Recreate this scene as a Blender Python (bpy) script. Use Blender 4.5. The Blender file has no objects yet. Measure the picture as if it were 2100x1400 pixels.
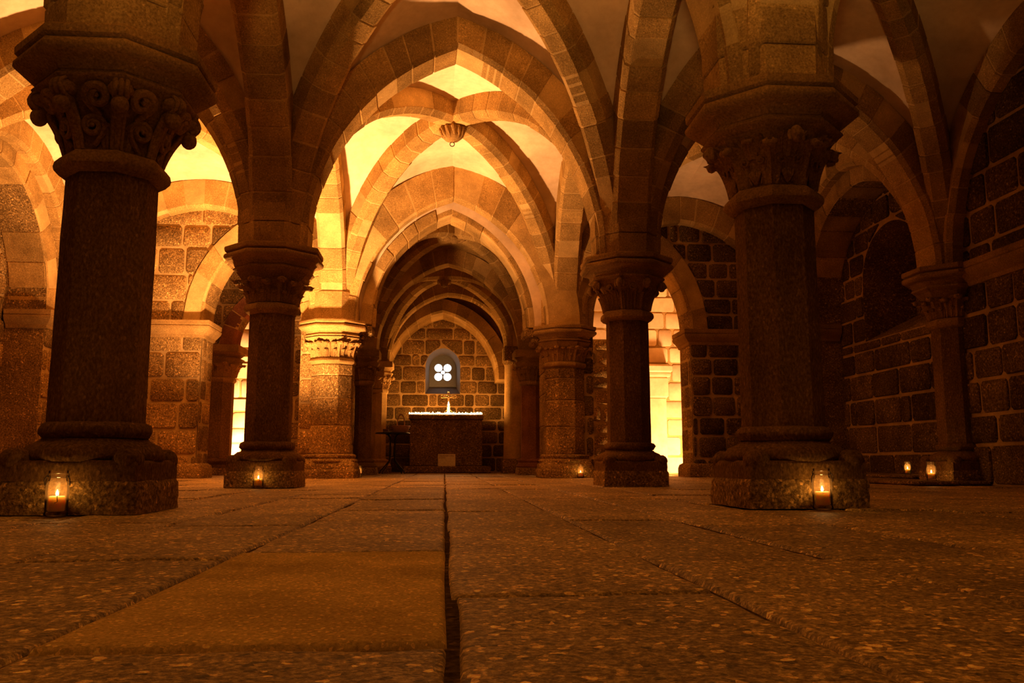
import bpy, math, random
from mathutils import Vector, Matrix, noise
R = math.radians
PI = math.pi
rng = random.Random(7)
scn = bpy.context.scene
COL = scn.collection

# ------------------------------------------------------------------ materials
MATS = {}
def new_mat(name):
    m = bpy.data.materials.new(name); m.use_nodes = True
    nt = m.node_tree; nt.nodes.clear()
    return m, nt
def N(nt, t, **kw):
    n = nt.nodes.new(t)
    for k, v in kw.items():
        if k in n.inputs.keys(): n.inputs[k].default_value = v
        else: setattr(n, k, v)
    return n
def L(nt, a, b): nt.links.new(a, b)
def ramp(nt, fac, stops):
    r = N(nt, 'ShaderNodeValToRGB'); e = r.color_ramp.elements
    while len(e) < len(stops): e.new(0.5)
    for el, (p, c) in zip(e, stops): el.position = p; el.color = (*c, 1)
    L(nt, fac, r.inputs[0]); return r.outputs[0]

def stone(name, dark, mid, light, grain=60.0, bump=0.5, rough=0.85, big=2.2, fleck=0.25, stretch=(1, 1, 1), bumpdist=0.012, spec=0.0, fscale=None):
    m, nt = new_mat(name)
    out = N(nt, 'ShaderNodeOutputMaterial'); bs = N(nt, 'ShaderNodeBsdfPrincipled')
    geo = N(nt, 'ShaderNodeNewGeometry'); mp = N(nt, 'ShaderNodeMapping'); mp.inputs['Scale'].default_value = stretch
    L(nt, geo.outputs['Position'], mp.inputs['Vector'])
    n1 = N(nt, 'ShaderNodeTexNoise', Scale=grain, Detail=3.0, Roughness=0.7)
    n2 = N(nt, 'ShaderNodeTexNoise', Scale=big, Detail=4.0, Roughness=0.6)
    n3 = N(nt, 'ShaderNodeTexNoise', Scale=grain * 0.28, Detail=4.0, Roughness=0.65)
    v = N(nt, 'ShaderNodeTexVoronoi', Scale=fscale or grain * 1.1)
    for n in (n1, n2, n3, v): L(nt, mp.outputs[0], n.inputs['Vector'])
    base = ramp(nt, n1.outputs['Fac'], [(0.33, dark), (0.5, mid), (0.68, light)])
    blot = ramp(nt, n2.outputs['Fac'], [(0.3, (0.62, 0.6, 0.58)), (0.7, (1.25, 1.25, 1.25))])
    mx = N(nt, 'ShaderNodeMix', data_type='RGBA', blend_type='MULTIPLY'); mx.inputs[0].default_value = 1
    L(nt, base, mx.inputs[6]); L(nt, blot, mx.inputs[7])
    # bright and dark mineral flecks
    fl = ramp(nt, v.outputs['Color'], [(0.0, (1 - fleck * 1.6,) * 3), (0.35, (1, 1, 1)), (0.75, (1, 1, 1)), (0.95, (1 + fleck * 5,) * 3)])
    mx2 = N(nt, 'ShaderNodeMix', data_type='RGBA', blend_type='MULTIPLY'); mx2.inputs[0].default_value = 1
    L(nt, mx.outputs[2], mx2.inputs[6]); L(nt, fl, mx2.inputs[7])
    at = N(nt, 'ShaderNodeAttribute', attribute_name='tint')
    mx3 = N(nt, 'ShaderNodeMix', data_type='RGBA', blend_type='MULTIPLY'); mx3.inputs[0].default_value = 1
    L(nt, mx2.outputs[2], mx3.inputs[6]); L(nt, at.outputs['Fac'], mx3.inputs[7])
    L(nt, mx3.outputs[2], bs.inputs['Base Color'])
    bs.inputs['Roughness'].default_value = rough
    bs.inputs['Specular IOR Level'].default_value = spec
    ad = N(nt, 'ShaderNodeMath', operation='MULTIPLY_ADD'); ad.inputs[1].default_value = 0.45
    L(nt, n1.outputs['Fac'], ad.inputs[0]); L(nt, n3.outputs['Fac'], ad.inputs[2])
    b = N(nt, 'ShaderNodeBump', Strength=bump, Distance=bumpdist); L(nt, ad.outputs[0], b.inputs['Height'])
    L(nt, b.outputs[0], bs.inputs['Normal']); L(nt, bs.outputs[0], out.inputs[0])
    MATS[name] = m; return m
def plain(name, col, rough=0.5, metal=0.0, spec=0.5):
    m, nt = new_mat(name); out = N(nt, 'ShaderNodeOutputMaterial'); bs = N(nt, 'ShaderNodeBsdfPrincipled')
    geo = N(nt, 'ShaderNodeNewGeometry'); n1 = N(nt, 'ShaderNodeTexNoise', Scale=40.0, Detail=3.0)
    L(nt, geo.outputs['Position'], n1.inputs['Vector'])
    c = ramp(nt, n1.outputs['Fac'], [(0.3, tuple(x * 0.85 for x in col)), (0.7, tuple(min(1, x * 1.1) for x in col))])
    L(nt, c, bs.inputs['Base Color'])
    bs.inputs['Roughness'].default_value = rough; bs.inputs['Metallic'].default_value = metal
    bs.inputs['Specular IOR Level'].default_value = spec
    L(nt, bs.outputs[0], out.inputs[0]); MATS[name] = m; return m
def emis(name, col, s):
    m, nt = new_mat(name); out = N(nt, 'ShaderNodeOutputMaterial'); e = N(nt, 'ShaderNodeEmission')
    e.inputs[0].default_value = (*col, 1); e.inputs[1].default_value = s
    L(nt, e.outputs[0], out.inputs[0]); MATS[name] = m; return m
def glass(name):
    m, nt = new_mat(name); out = N(nt, 'ShaderNodeOutputMaterial')
    tr = N(nt, 'ShaderNodeBsdfTransparent'); gl = N(nt, 'ShaderNodeBsdfGlossy', Roughness=0.08)
    tl = N(nt, 'ShaderNodeBsdfTranslucent'); tl.inputs[0].default_value = (0.9, 0.55, 0.22, 1)
    tr.inputs[0].default_value = (0.95, 0.93, 0.9, 1)
    fr = N(nt, 'ShaderNodeFresnel', IOR=1.18); m1 = N(nt, 'ShaderNodeMixShader'); m2 = N(nt, 'ShaderNodeMixShader')
    m1.inputs[0].default_value = 0.09; L(nt, tr.outputs[0], m1.inputs[1]); L(nt, tl.outputs[0], m1.inputs[2])
    L(nt, fr.outputs[0], m2.inputs[0]); L(nt, m1.outputs[0], m2.inputs[1]); L(nt, gl.outputs[0], m2.inputs[2])
    L(nt, m2.outputs[0], out.inputs[0]); MATS[name] = m; return m
def wax(name):
    m, nt = new_mat(name); out = N(nt, 'ShaderNodeOutputMaterial'); b = N(nt, 'ShaderNodeBsdfPrincipled')
    b.inputs['Base Color'].default_value = (.97, .84, .62, 1); b.inputs['Subsurface Weight'].default_value = 1.0; b.inputs['Subsurface Radius'].default_value = (1.0, .66, .36); b.inputs['Subsurface Scale'].default_value = .028
    b.inputs['Roughness'].default_value = .5
    L(nt, b.outputs[0], out.inputs[0]); MATS[name] = m; return m

stone('block', (0.12, 0.070, 0.022), (0.30, 0.182, 0.054), (0.58, 0.37, 0.12), grain=55, bump=0.9, fleck=0.35, bumpdist=0.016)
stone('rib', (0.26, 0.158, 0.044), (0.43, 0.268, 0.078), (0.58, 0.375, 0.115), grain=80, bump=0.4, fleck=0.1)
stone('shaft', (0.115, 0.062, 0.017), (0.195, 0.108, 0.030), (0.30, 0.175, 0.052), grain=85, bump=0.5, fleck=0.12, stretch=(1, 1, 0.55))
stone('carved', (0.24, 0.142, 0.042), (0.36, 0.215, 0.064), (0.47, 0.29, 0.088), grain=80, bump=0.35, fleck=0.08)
stone('redstone', (0.20, 0.075, 0.035), (0.30, 0.125, 0.055), (0.40, 0.19, 0.085), grain=85, bump=0.4, fleck=0.1)
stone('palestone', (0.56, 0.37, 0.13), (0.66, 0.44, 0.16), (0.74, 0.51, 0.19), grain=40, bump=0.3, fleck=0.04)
stone('mortar', (0.42, 0.28, 0.10), (0.50, 0.34, 0.125), (0.58, 0.41, 0.16), grain=90, bump=0.5, fleck=0.05)
stone('ribmortar', (0.50, 0.33, 0.11), (0.58, 0.39, 0.135), (0.66, 0.46, 0.165), grain=90, bump=0.4, fleck=0.05)
stone('plaster', (0.80, 0.60, 0.34), (0.84, 0.645, 0.375), (0.87, 0.685, 0.41), grain=14, bump=0.12, fleck=0.0, big=0.9)
stone('floorslab', (0.14, 0.086, 0.024), (0.36, 0.235, 0.072), (0.80, 0.56, 0.20), grain=105, bump=0.8, fleck=0.5, bumpdist=0.008, rough=0.62, spec=0.3, fscale=75)
stone('joint', (0.05, 0.03, 0.01), (0.09, 0.055, 0.02), (0.15, 0.09, 0.035), grain=60, bump=0.8)
plain('blackmetal', (0.03, 0.028, 0.026), 0.32, 0.6)
plain('iron', (0.06, 0.045, 0.035), 0.5, 0.8)
plain('brass', (0.75, 0.5, 0.22), 0.3, 1.0)
plain('wicker', (0.50, 0.27, 0.11), 0.7)
plain('wood', (0.22, 0.10, 0.04), 0.5)
plain('paper', (0.93, 0.82, 0.62), 0.8)
plain('ink', (0.20, 0.07, 0.02), 0.8)
plain('tin', (0.6, 0.55, 0.48), 0.35, 1.0)
plain('cup', (0.55, 0.42, 0.3), 0.4)
plain('leadgrey', (0.16, 0.17, 0.17), 0.6)
plain('niche', (0.20, 0.17, 0.13), 0.8)
emis('flame', (1.0, 0.62, 0.22), 30.0)
emis('flame_small', (1.0, 0.60, 0.22), 26.0)
emis('daylight', (0.90, 0.97, 1.0), 2.6)
glass('jarglass'); wax('wax')

# ------------------------------------------------------------------ mesh helper
class MB:
    def __init__(self): self.v = []; self.f = []; self.t = []; self.m = []; self.b = 0
    def add(self, verts, faces, tint=1.0, mat=0):
        o = len(self.v); self.v += [tuple(p) for p in verts]
        for f in faces: self.f.append([i + o for i in f]); self.t.append(tint); self.m.append(mat)
    def box(self, lo, hi, tint=1.0, mat=0, bev=0.0):
        x0, y0, z0 = lo; x1, y1, z1 = hi
        if bev <= 0:
            vs = [(x, y, z) for z in (z0, z1) for x, y in ((x0, y0), (x1, y0), (x1, y1), (x0, y1))]
            self.add(vs, [(3, 2, 1, 0), (4, 5, 6, 7), (0, 1, 5, 4), (1, 2, 6, 5), (2, 3, 7, 6), (3, 0, 4, 7)], tint, mat); return
        b = bev; rows = []
        for z, i in ((z0, b), (z0 + b, 0), (z1 - b, 0), (z1, b)):
            ring = []
            for (x, y, sx, sy) in ((x0, y0, 1, 1), (x1, y0, -1, 1), (x1, y1, -1, -1), (x0, y1, 1, -1)):
                a = (x + sx * (i + b), y + sy * i); c = (x + sx * i, y + sy * (i + b))
                if sx * sy > 0: ring += [c, a]
                else: ring += [a, c]
            rows.append([(p[0], p[1], z) for p in ring])
        self.rings(rows, tint, mat)
    def rings(self, rows, tint=1.0, mat=0, cap0=True, cap1=True):
        n = len(rows[0]); vs = [p for r in rows for p in r]; fs = []
        for j in range(len(rows) - 1):
            for i in range(n):
                a = j * n + i; b = j * n + (i + 1) % n
                fs.append((a, b, b + n, a + n))
        if cap0: fs.append(tuple(reversed(range(n))))
        if cap1: fs.append(tuple(range((len(rows) - 1) * n, len(rows) * n)))
        self.add(vs, fs, tint, mat)
    def lathe(self, prof, n, c=(0, 0), rot=0.0, tint=1.0, mat=0, jit=0.0, flat=True, cap0=True, cap1=True):
        k = 1 / math.cos(PI / n) if flat else 1.0
        rows = []
        for r, z in prof:
            row = []
            for i in range(n):
                a = rot + 2 * PI * i / n
                rr = r * k + (rng.uniform(-jit, jit) if jit else 0)
                row.append((c[0] + rr * math.cos(a), c[1] + rr * math.sin(a), z + (rng.uniform(-jit, jit) * .5 if jit else 0)))
            rows.append(row)
        self.rings(rows, tint, mat, cap0, cap1)
    def tube(self, path, r, n=8, tint=1.0, mat=0, closed=False):
        P = [Vector(p) for p in path]; rows = []; up = None
        rs = r if isinstance(r, (list, tuple)) else [r] * len(P)
        for i, p in enumerate(P):
            if closed: d = P[(i + 1) % len(P)] - P[i - 1]
            else: d = P[min(i + 1, len(P) - 1)] - P[max(i - 1, 0)]
            d.normalize()
            if up is None:
                up = Vector((0, 0, 1)) if abs(d.z) < 0.9 else Vector((1, 0, 0))
            x = d.cross(up)
            if x.length < 1e-6: x = d.orthogonal()
            x.normalize(); y = x.cross(d).normalized(); up = y
            rows.append([p + (x * math.cos(2 * PI * k / n) + y * math.sin(2 * PI * k / n)) * rs[i] for k in range(n)])
        if closed: rows.append(rows[0])
        self.rings(rows, tint, mat, not closed, not closed)
    def ball(self, c, r, n=10, m=7, tint=1.0, mat=0, sc=(1, 1, 1)):
        rows = []
        for j in range(1, m):
            t = PI * j / m; rows.append([(c[0] + r * sc[0] * math.sin(t) * math.cos(2 * PI * i / n), c[1] + r * sc[1] * math.sin(t) * math.sin(2 * PI * i / n), c[2] - r * sc[2] * math.cos(t)) for i in range(n)])
        self.rings(rows, tint, mat)
    def grid_solid(self, F, B, tint=1.0, mat=0):
        r = len(F); c = len(F[0]); vs = [p for row in F for p in row] + [p for row in B for p in row]; o = r * c; fs = []
        for i in range(r - 1):
            for j in range(c - 1):
                a = i * c + j
                fs.append((a, a + 1, a + c + 1, a + c)); fs.append((o + a + c, o + a + c + 1, o + a + 1, o + a))
        for j in range(c - 1):
            fs.append((j + 1, j, o + j, o + j + 1)); a = (r - 1) * c + j; fs.append((a, a + 1, o + a + 1, o + a))
        for i in range(r - 1):
            a = i * c; fs.append((a, a + c, o + a + c, o + a)); a = i * c + c - 1; fs.append((a + c, a, o + a, o + a + c))
        self.add(vs, fs, tint, mat)
    def build(self, name, mats, parent=None, smooth=35, xf=None, loc=None):
        me = bpy.data.meshes.new(name)
        vs = self.v
        if xf is not None: vs = [tuple(xf @ Vector(p)) for p in vs]
        me.from_pydata(vs, [], self.f)
        if isinstance(mats, str): mats = [mats]
        for m in mats: me.materials.append(MATS[m])
        me.polygons.foreach_set('material_index', self.m)
        a = me.attributes.new('tint', 'FLOAT', 'FACE'); a.data.foreach_set('value', self.t)
        if smooth:
            me.polygons.foreach_set('use_smooth', [True] * len(self.f)); me.set_sharp_from_angle(angle=R(smooth))
        me.update(); me.validate()
        o = bpy.data.objects.new(name, me); COL.objects.link(o)
        if parent is not None: o.parent = parent
        if loc is not None: o.location = loc
        return o
def tag(o, label=None, cat=None, group=None, kind=None):
    if label: o['label'] = label
    if cat: o['category'] = cat
    if group: o['group'] = group
    if kind: o['kind'] = kind
    return o
def empty(name, loc, label, cat, group=None, rz=0.0):
    o = bpy.data.objects.new(name, None); COL.objects.link(o); o.location = loc; o.rotation_euler = (0, 0, rz)
    o.empty_display_size = 0.2
    return tag(o, label, cat, group)

# ------------------------------------------------------------------ plan (metres, camera at the origin of X and Y)
SPR = 2.31            # top of the abaci, where every arch springs
XL, XR = -1.73, 1.86
L0, R0 = Vector((XL, 0.1)), Vector((XR, 0.4))
L1, R1 = Vector((-1.72, 4.38)), Vector((1.885, 4.63))
L2, R2 = Vector((-1.70, 8.42)), Vector((1.87, 8.55))
L3, R3 = Vector((-1.68, 12.85)), Vector((1.85, 13.1))
WL, WR = -5.55, 5.55
LW1, LW2, LW3 = Vector((WL, 4.3)), Vector((WL, 8.5)), Vector((WL, 12.7))
RW1, RW2, RW3 = Vector((WR, 4.6)), Vector((WR, 8.72)), Vector((WR, 12.95))
def mid(a, b): return (a + b) / 2
def cross2(a, c, b, d):   # where the diagonals a-c and b-d meet
    r = c - a; s = d - b; t = ((b.x - a.x) * s.y - (b.y - a.y) * s.x) / (r.x * s.y - r.y * s.x)
    return a + r * t

# ------------------------------------------------------------------ arches
class Half:
    """one half of an arch: springs at p, crowns over q; f runs 0..1 from springing to crown"""
    def __init__(s, p, q, zs, za, off=0.31, t=0.34):
        s.p = Vector(p); s.q = Vector(q); s.d = (s.q - s.p); s.len = s.d.length; s.d.normalize()
        s.n = Vector((-s.d.y, s.d.x)); s.zs = zs; s.r = za - zs; s.a = s.len - off; s.t = t
        s.pointed = s.r > s.a * 1.02
        if s.pointed:
            s.R = (s.a ** 2 + s.r ** 2) / (2 * s.a); s.c = s.R - s.a
            s.arc = s.R * math.acos(s.c / s.R)
        else: s.arc = PI / 2 * math.sqrt((s.a ** 2 + s.r ** 2) / 2)
    def xz(s, f, e):        # e = radial offset above the intrados; x measured from the crown (negative towards the springing)
        if s.pointed:
            RR = s.R + e; th = f * math.acos(s.c / RR)
            return s.c - RR * math.cos(th), s.zs + RR * math.sin(th)
        th = f * PI / 2
        return -(s.a + e) * math.cos(th), s.zs + (s.r + e) * math.sin(th)
    def pt(s, f, e, w=0.0):
        x, z = s.xz(f, e); b = s.q + s.d * x + s.n * w
        return Vector((b.x, b.y, z))
def arch_mesh(mb, h, w, ch=0.045, vous=0.26, jit=0.006, tl=(0.72, 1.2), f1=1.0, gap=0.006):
    nv = max(3, round(h.arc * f1 / vous)); hw = w / 2; t = h.t
    cut = [0.0]
    for i in range(1, nv): cut.append((i + rng.uniform(-0.16, 0.16)) / nv * f1)
    cut.append(f1)
    def sec(f, dw, de, c):
        W = hw + dw
        return [h.pt(f, t, W), h.pt(f, c + de, W), h.pt(f, de, W - c), h.pt(f, de, -W + c), h.pt(f, c + de, -W), h.pt(f, t, -W)]
    def sweep(fs, dw, de, c, tint, mat, end=0.0):
        rows = []
        for k, f in enumerate(fs):
            e = end if k in (0, len(fs) - 1) else 0.0
            rows.append(sec(f, dw - e, de + e, c))
        mb.rings(rows, tint, mat)
    n = nv * 3
    sweep([f1 * i / n for i in range(n + 1)], -0.0035, 0.0035, ch, 1.0, 1)
    for i in range(nv):
        g = gap / h.arc; a = cut[i] + g; b = cut[i + 1] - (g if i < nv - 1 else g * .5)
        e = 0.006 / h.arc
        sweep([a, a + e, a + (b - a) * .33, a + (b - a) * .67, b - e, b], rng.uniform(-jit, jit), rng.uniform(-jit, jit), ch, rng.uniform(*tl), 0, 0.0045)
def arch(name, label, halves, w, cat='arch', group=None, mats=('rib', 'ribmortar'), **kw):
    mb = MB()
    for h in halves: arch_mesh(mb, h, w, **kw)
    o = mb.build(name, list(mats), smooth=22)
    return tag(o, label, cat, group)
def web(mb, E, D, sag=0.05, nf=22, nr=8, e=-0.03):
    """severy between the half edge arch E and the half diagonal D (same springing point)"""
    rows = []
    for i in range(nf + 1):
        f = i / nf; a = E.pt(f, E.t + e); b = D.pt(f, D.t + e); row = []
        for j in range(nr + 1):
            r = j / nr; p = a.lerp(b, r); p.z += sag * 4 * r * (1 - r) * math.sin(PI * min(1, f)) * (b - a).length * 0.5
            row.append(p)
        rows.append(row)
    vs = [p for row in rows for p in row]; c = nr + 1; fs = []
    for i in range(nf):
        for j in range(nr):
            a = i * c + j; fs.append((a, a + 1, a + c + 1, a + c))
    mb.add(vs, fs)
NCEIL = [0]
def ceiling(mb, mat='plaster'):
    NCEIL[0] += 1
    o = mb.build('ceiling', mat, smooth=30); tag(o, kind='structure'); return o
def bay(c, edges_z, boss, zboss, tdiag=0.30, zs=(SPR,) * 4, off=0.31, tedge=0.34, mids=None, mat='plaster', toff=None):
    """c: four corners in order a,b,c,d. edges_z: intrados crown of edges ab, bc, cd, da. Returns the diagonals as Half lists."""
    mb = MB(); D = [Half(c[i], boss, zs[i], zboss, off, tdiag) for i in range(4)]
    for i in range(4):
        j = (i + 1) % 4; m = mids[i] if mids and mids[i] is not None else mid(c[i], c[j])
        te = toff[i] if toff else tedge
        web(mb, Half(c[i], m, zs[i], edges_z[i], off, te), D[i]); web(mb, Half(c[j], m, zs[j], edges_z[i], off, te), D[j])
    ceiling(mb, mat)
    return [D[0], D[2]], [D[1], D[3]]
def span(a, b, za, off=0.31, t=0.34, zs=SPR):
    m = mid(a, b); return [Half(a, m, zs, za, off, t), Half(b, m, zs, za, off, t)]

# nave: transverse arches and arcade arches
ZT = 4.47; ZA = 4.45; ZD = 4.60
arch('transverse_arch', 'broad stone arch springing over the nave from the two nearest big columns', span(L1, R1, ZT), 0.44)
arch('transverse_arch', 'broad pointed transverse arch of stone spanning the nave between the second pair of octagonal columns', span(L2, R2, ZT), 0.44)
arch('arcade_arch', 'stone arcade arch running from the nearest left column back over the camera', span(L0, L1, ZA), 0.42)
arch('arcade_arch', 'stone arcade arch running from the nearest right column back over the camera', span(R0, R1, ZA), 0.42)
arch('arcade_arch', 'dark arcade arch between the first and second columns on the left', span(L1, L2, ZA), 0.40)
arch('arcade_arch', 'dark arcade arch between the first and second columns on the right', span(R1, R2, ZA), 0.40)
arch('arcade_arch', 'brightly lit stone arcade arch between the second left column and the lit left pier', span(L2, L3, ZA), 0.40)
arch('arcade_arch', 'half shadowed stone arcade arch between the second right column and the right pier', span(R2, R3, ZA), 0.40)
B0 = cross2(L0, R1, R0, L1); B1 = cross2(L1, R2, R1, L2); B2 = cross2(L2, R3, R2, L3)
da, db = bay([L0, R0, R1, L1], [ZT, ZA, ZT, ZA], B0, ZD)
arch('diagonal_rib', 'diagonal vault rib rising from the nearest right column back over the camera', da, 0.30, 'vault rib', ch=0.07)
arch('diagonal_rib', 'diagonal vault rib rising from the nearest left column back over the camera', db, 0.30, 'vault rib', ch=0.07)
da, db = bay([L1, R1, R2, L2], [ZT, ZA, ZT, ZA], B1, ZD)
arch('diagonal_rib', 'large half lit diagonal vault rib rising from the second right column into the nave', da, 0.30, 'vault rib', ch=0.07)
arch('diagonal_rib', 'large dark diagonal vault rib rising from the second left column into the nave', db, 0.30, 'vault rib', ch=0.07)
da, db = bay([L2, R2, R3, L3], [ZT, ZA, 4.23, ZA], B2, ZD, toff=[.34, .34, .52, .34])
arch('diagonal_rib', 'lit diagonal rib through the hanging boss, rising from the second left column', da, 0.30, 'vault rib', ch=0.07)
arch('diagonal_rib', 'lit diagonal rib through the hanging boss, rising from the second right column', db, 0.30, 'vault rib', ch=0.07)

# left aisle
ZAT = 4.35
AT2 = mid(L2, LW2)
arch('transverse_arch', 'stone arch crossing the left aisle from the nearest left column', span(L1, LW1, ZAT), 0.42)
arch('transverse_arch', 'dark stone arch crossing the left aisle from the second left column', span(L2, LW2, ZAT), 0.42)
arch('wall_arch', 'golden lit wall arch of rough voussoirs above the end wall of the left aisle', span(LW3, L3 + Vector((0, -.1)), 4.0, t=.42), 0.30)
BL1 = cross2(L1, LW2, LW1, L2); BL2 = cross2(L2, LW3, LW2, L3)
da, db = bay([LW1, L1, L2, LW2], [ZAT, ZA, ZAT, 4.15], BL1, 4.5)
arch('diagonal_rib', 'diagonal vault rib of the near left aisle bay springing from the second left column', da, 0.28, 'vault rib', ch=0.07)
arch('diagonal_rib', 'diagonal vault rib of the near left aisle bay springing from the nearest left column', db, 0.28, 'vault rib', ch=0.07)
da, db = bay([LW2, L2, L3, LW3], [ZAT, ZA, 4.0, 4.15], BL2, 4.5, toff=[.34, .34, .42, .34])
arch('diagonal_rib', 'diagonal vault rib of the lit left aisle bay ending on the lit left pier', da, 0.28, 'vault rib', ch=0.07)
arch('diagonal_rib', 'diagonal vault rib of the lit left aisle bay springing from the second left column', db, 0.28, 'vault rib', ch=0.07)
# right aisle
arch('transverse_arch', 'unlit stone arch crossing the right aisle from the nearest right column', span(R1, RW1, ZAT), 0.42)
arch('transverse_arch', 'unlit stone arch from the second right column to the column at the right wall', span(R2, RW2, ZAT), 0.42)
arch('wall_arch', 'shadowed wall arch above the end wall of the right aisle, behind the nearest right capital', span(R3 + Vector((0, -.1)), RW3, 4.0, t=.42), 0.30)
BR1 = cross2(R1, RW2, R2, RW1); BR2 = cross2(R2, RW3, R3, RW2)
da, db = bay([R1, RW1, RW2, R2], [ZAT, 4.15, ZAT, ZA], BR1, 4.5)
arch('diagonal_rib', 'unlit diagonal vault rib rising towards the camera from the column at the right wall', da, 0.28, 'vault rib', ch=0.07)
arch('diagonal_rib', 'diagonal vault rib of the near right aisle bay springing from the second right column', db, 0.28, 'vault rib', ch=0.07)
da, db = bay([R2, RW2, RW3, R3], [ZAT, 4.15, 4.0, ZA], BR2, 4.5, toff=[.34, .34, .42, .34])
arch('diagonal_rib', 'diagonal vault rib of the far right aisle bay springing from the second right column', da, 0.28, 'vault rib', ch=0.07)
arch('diagonal_rib', 'diagonal rib of the far right aisle bay springing from the wall column', db, 0.28, 'vault rib', ch=0.07)

dx = Vector((.10, 0))
arch('wall_arch', 'unlit wall rib curving up the right wall at the right edge of the frame', span(RW1 - dx, RW2 - dx, 4.18, t=.34), 0.26)
arch('wall_arch', 'unlit wall rib over the dark blind arch of the right wall', span(RW2 - dx, RW3 - dx, 4.18, t=.34), 0.26)
arch('wall_arch', 'golden lit wall rib over the stepped blind arch of the left wall, top left corner', span(LW2 + dx, LW3 + dx, 4.18, t=.34), 0.26)
# vault cells of the aisle bays beside the camera
LW0, RW0 = Vector((WL, 0.1)), Vector((WR, 0.4))
bay([LW0, L0, L1, LW1], [ZAT, ZA, ZAT, 4.15], cross2(L0, LW1, LW0, L1), 4.5)
bay([R0, RW0, RW1, R1], [ZAT, 4.15, ZAT, ZA], cross2(R0, RW1, RW0, R1), 4.5)

# chancel: triumphal arch, plastered tympanum with a second arch, two short rib bays, apse arches
TL, TR = Vector((-1.63, 12.70)), Vector((1.83, 12.84))
arch('chancel_arch', 'thick pointed chancel arch of rough voussoirs between the lit left pier and the right pier', span(TL, TR, 4.25, off=.30, t=.52), 0.24, ch=0.03, jit=0.014, vous=.34)
C0L, C0R = Vector((-1.30, 13.16)), Vector((1.44, 13.26))
C1L, C1R = Vector((-1.52, 16.15)), Vector((1.62, 15.95))
C2L, C2R = Vector((-1.38, 18.20)), Vector((1.47, 18.25))
ZC0, ZC1 = 4.06, 3.98
arch('chancel_arch', 'inner chancel arch with ragged voussoirs set below the pale plaster strip', span(C0L, C0R, ZC0, off=.16, t=.17), 0.46, ch=0.02, jit=0.018, vous=.30)
arch('chancel_arch', 'middle chancel arch between the slim dark column and the reddish column', span(C1L, C1R, ZC1, off=.24, t=.30), 0.44)
CB1 = cross2(C0L, C1R, C0R, C1L); CB2 = cross2(C1L, C2R, C1R, C2L)
da, db = bay([C0L, C0R, C1R, C1L], [ZC0, 3.6, ZC1, 3.6], CB1, 4.10, off=.22, tdiag=.24, mat='rib', toff=[.17, .25, .30, .25])
arch('diagonal_rib', 'chancel diagonal rib crossing at the small flower boss, ending on the reddish right column', da, 0.26, 'vault rib', ch=0.06)
arch('diagonal_rib', 'chancel diagonal rib crossing at the small flower boss, ending on the slim dark left column', db, 0.26, 'vault rib', ch=0.06)
ZC2 = 3.80
zs5 = (SPR, SPR, 2.69, 2.33)
da, db = bay([C1L, C1R, C2R, C2L], [ZC1, 3.5, ZC2, 3.5], CB2, 3.92, off=.20, tdiag=.24, zs=zs5, mat='rib', toff=[.30, .25, .28, .25])
arch('diagonal_rib', 'chancel rib through the head boss, landing on the pale round column', da, 0.26, 'vault rib', ch=0.06)
arch('diagonal_rib', 'chancel rib through the head boss, landing on the bright left capital', db, 0.26, 'vault rib', ch=0.06)
h0 = Half(C2L, mid(C2L, C2R), 2.33, ZC2, .2, .28); h1 = Half(C2R, mid(C2L, C2R), 2.69, ZC2, .2, .28)
arch('apse_arch', 'orange lit apse arch in front of the altar landing on the pale round column', [h0, h1], 0.36)
AL, AR = Vector((-1.55, 19.08)), Vector((1.42, 19.08))
arch('apse_arch', 'deep innermost arch framing the end wall with the small window', span(AL, AR, 3.50, off=.28, t=.30, zs=2.02), 1.05, vous=.30)
mb = MB()   # vault of the last strip between the two apse arches
for k in range(2):
    A = (h0, h1)[k]; E = span(AL, AR, 3.50, off=.28, t=.30, zs=2.02)[k]; n = 20
    vs = []; fs = []
    for i in range(n + 1): vs += [A.pt(i / n, .2), E.pt(i / n, .28)]
    for i in range(n): fs.append((2 * i, 2 * i + 1, 2 * i + 3, 2 * i + 2))
    mb.add(vs, fs)
ceiling(mb, 'rib')

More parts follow.
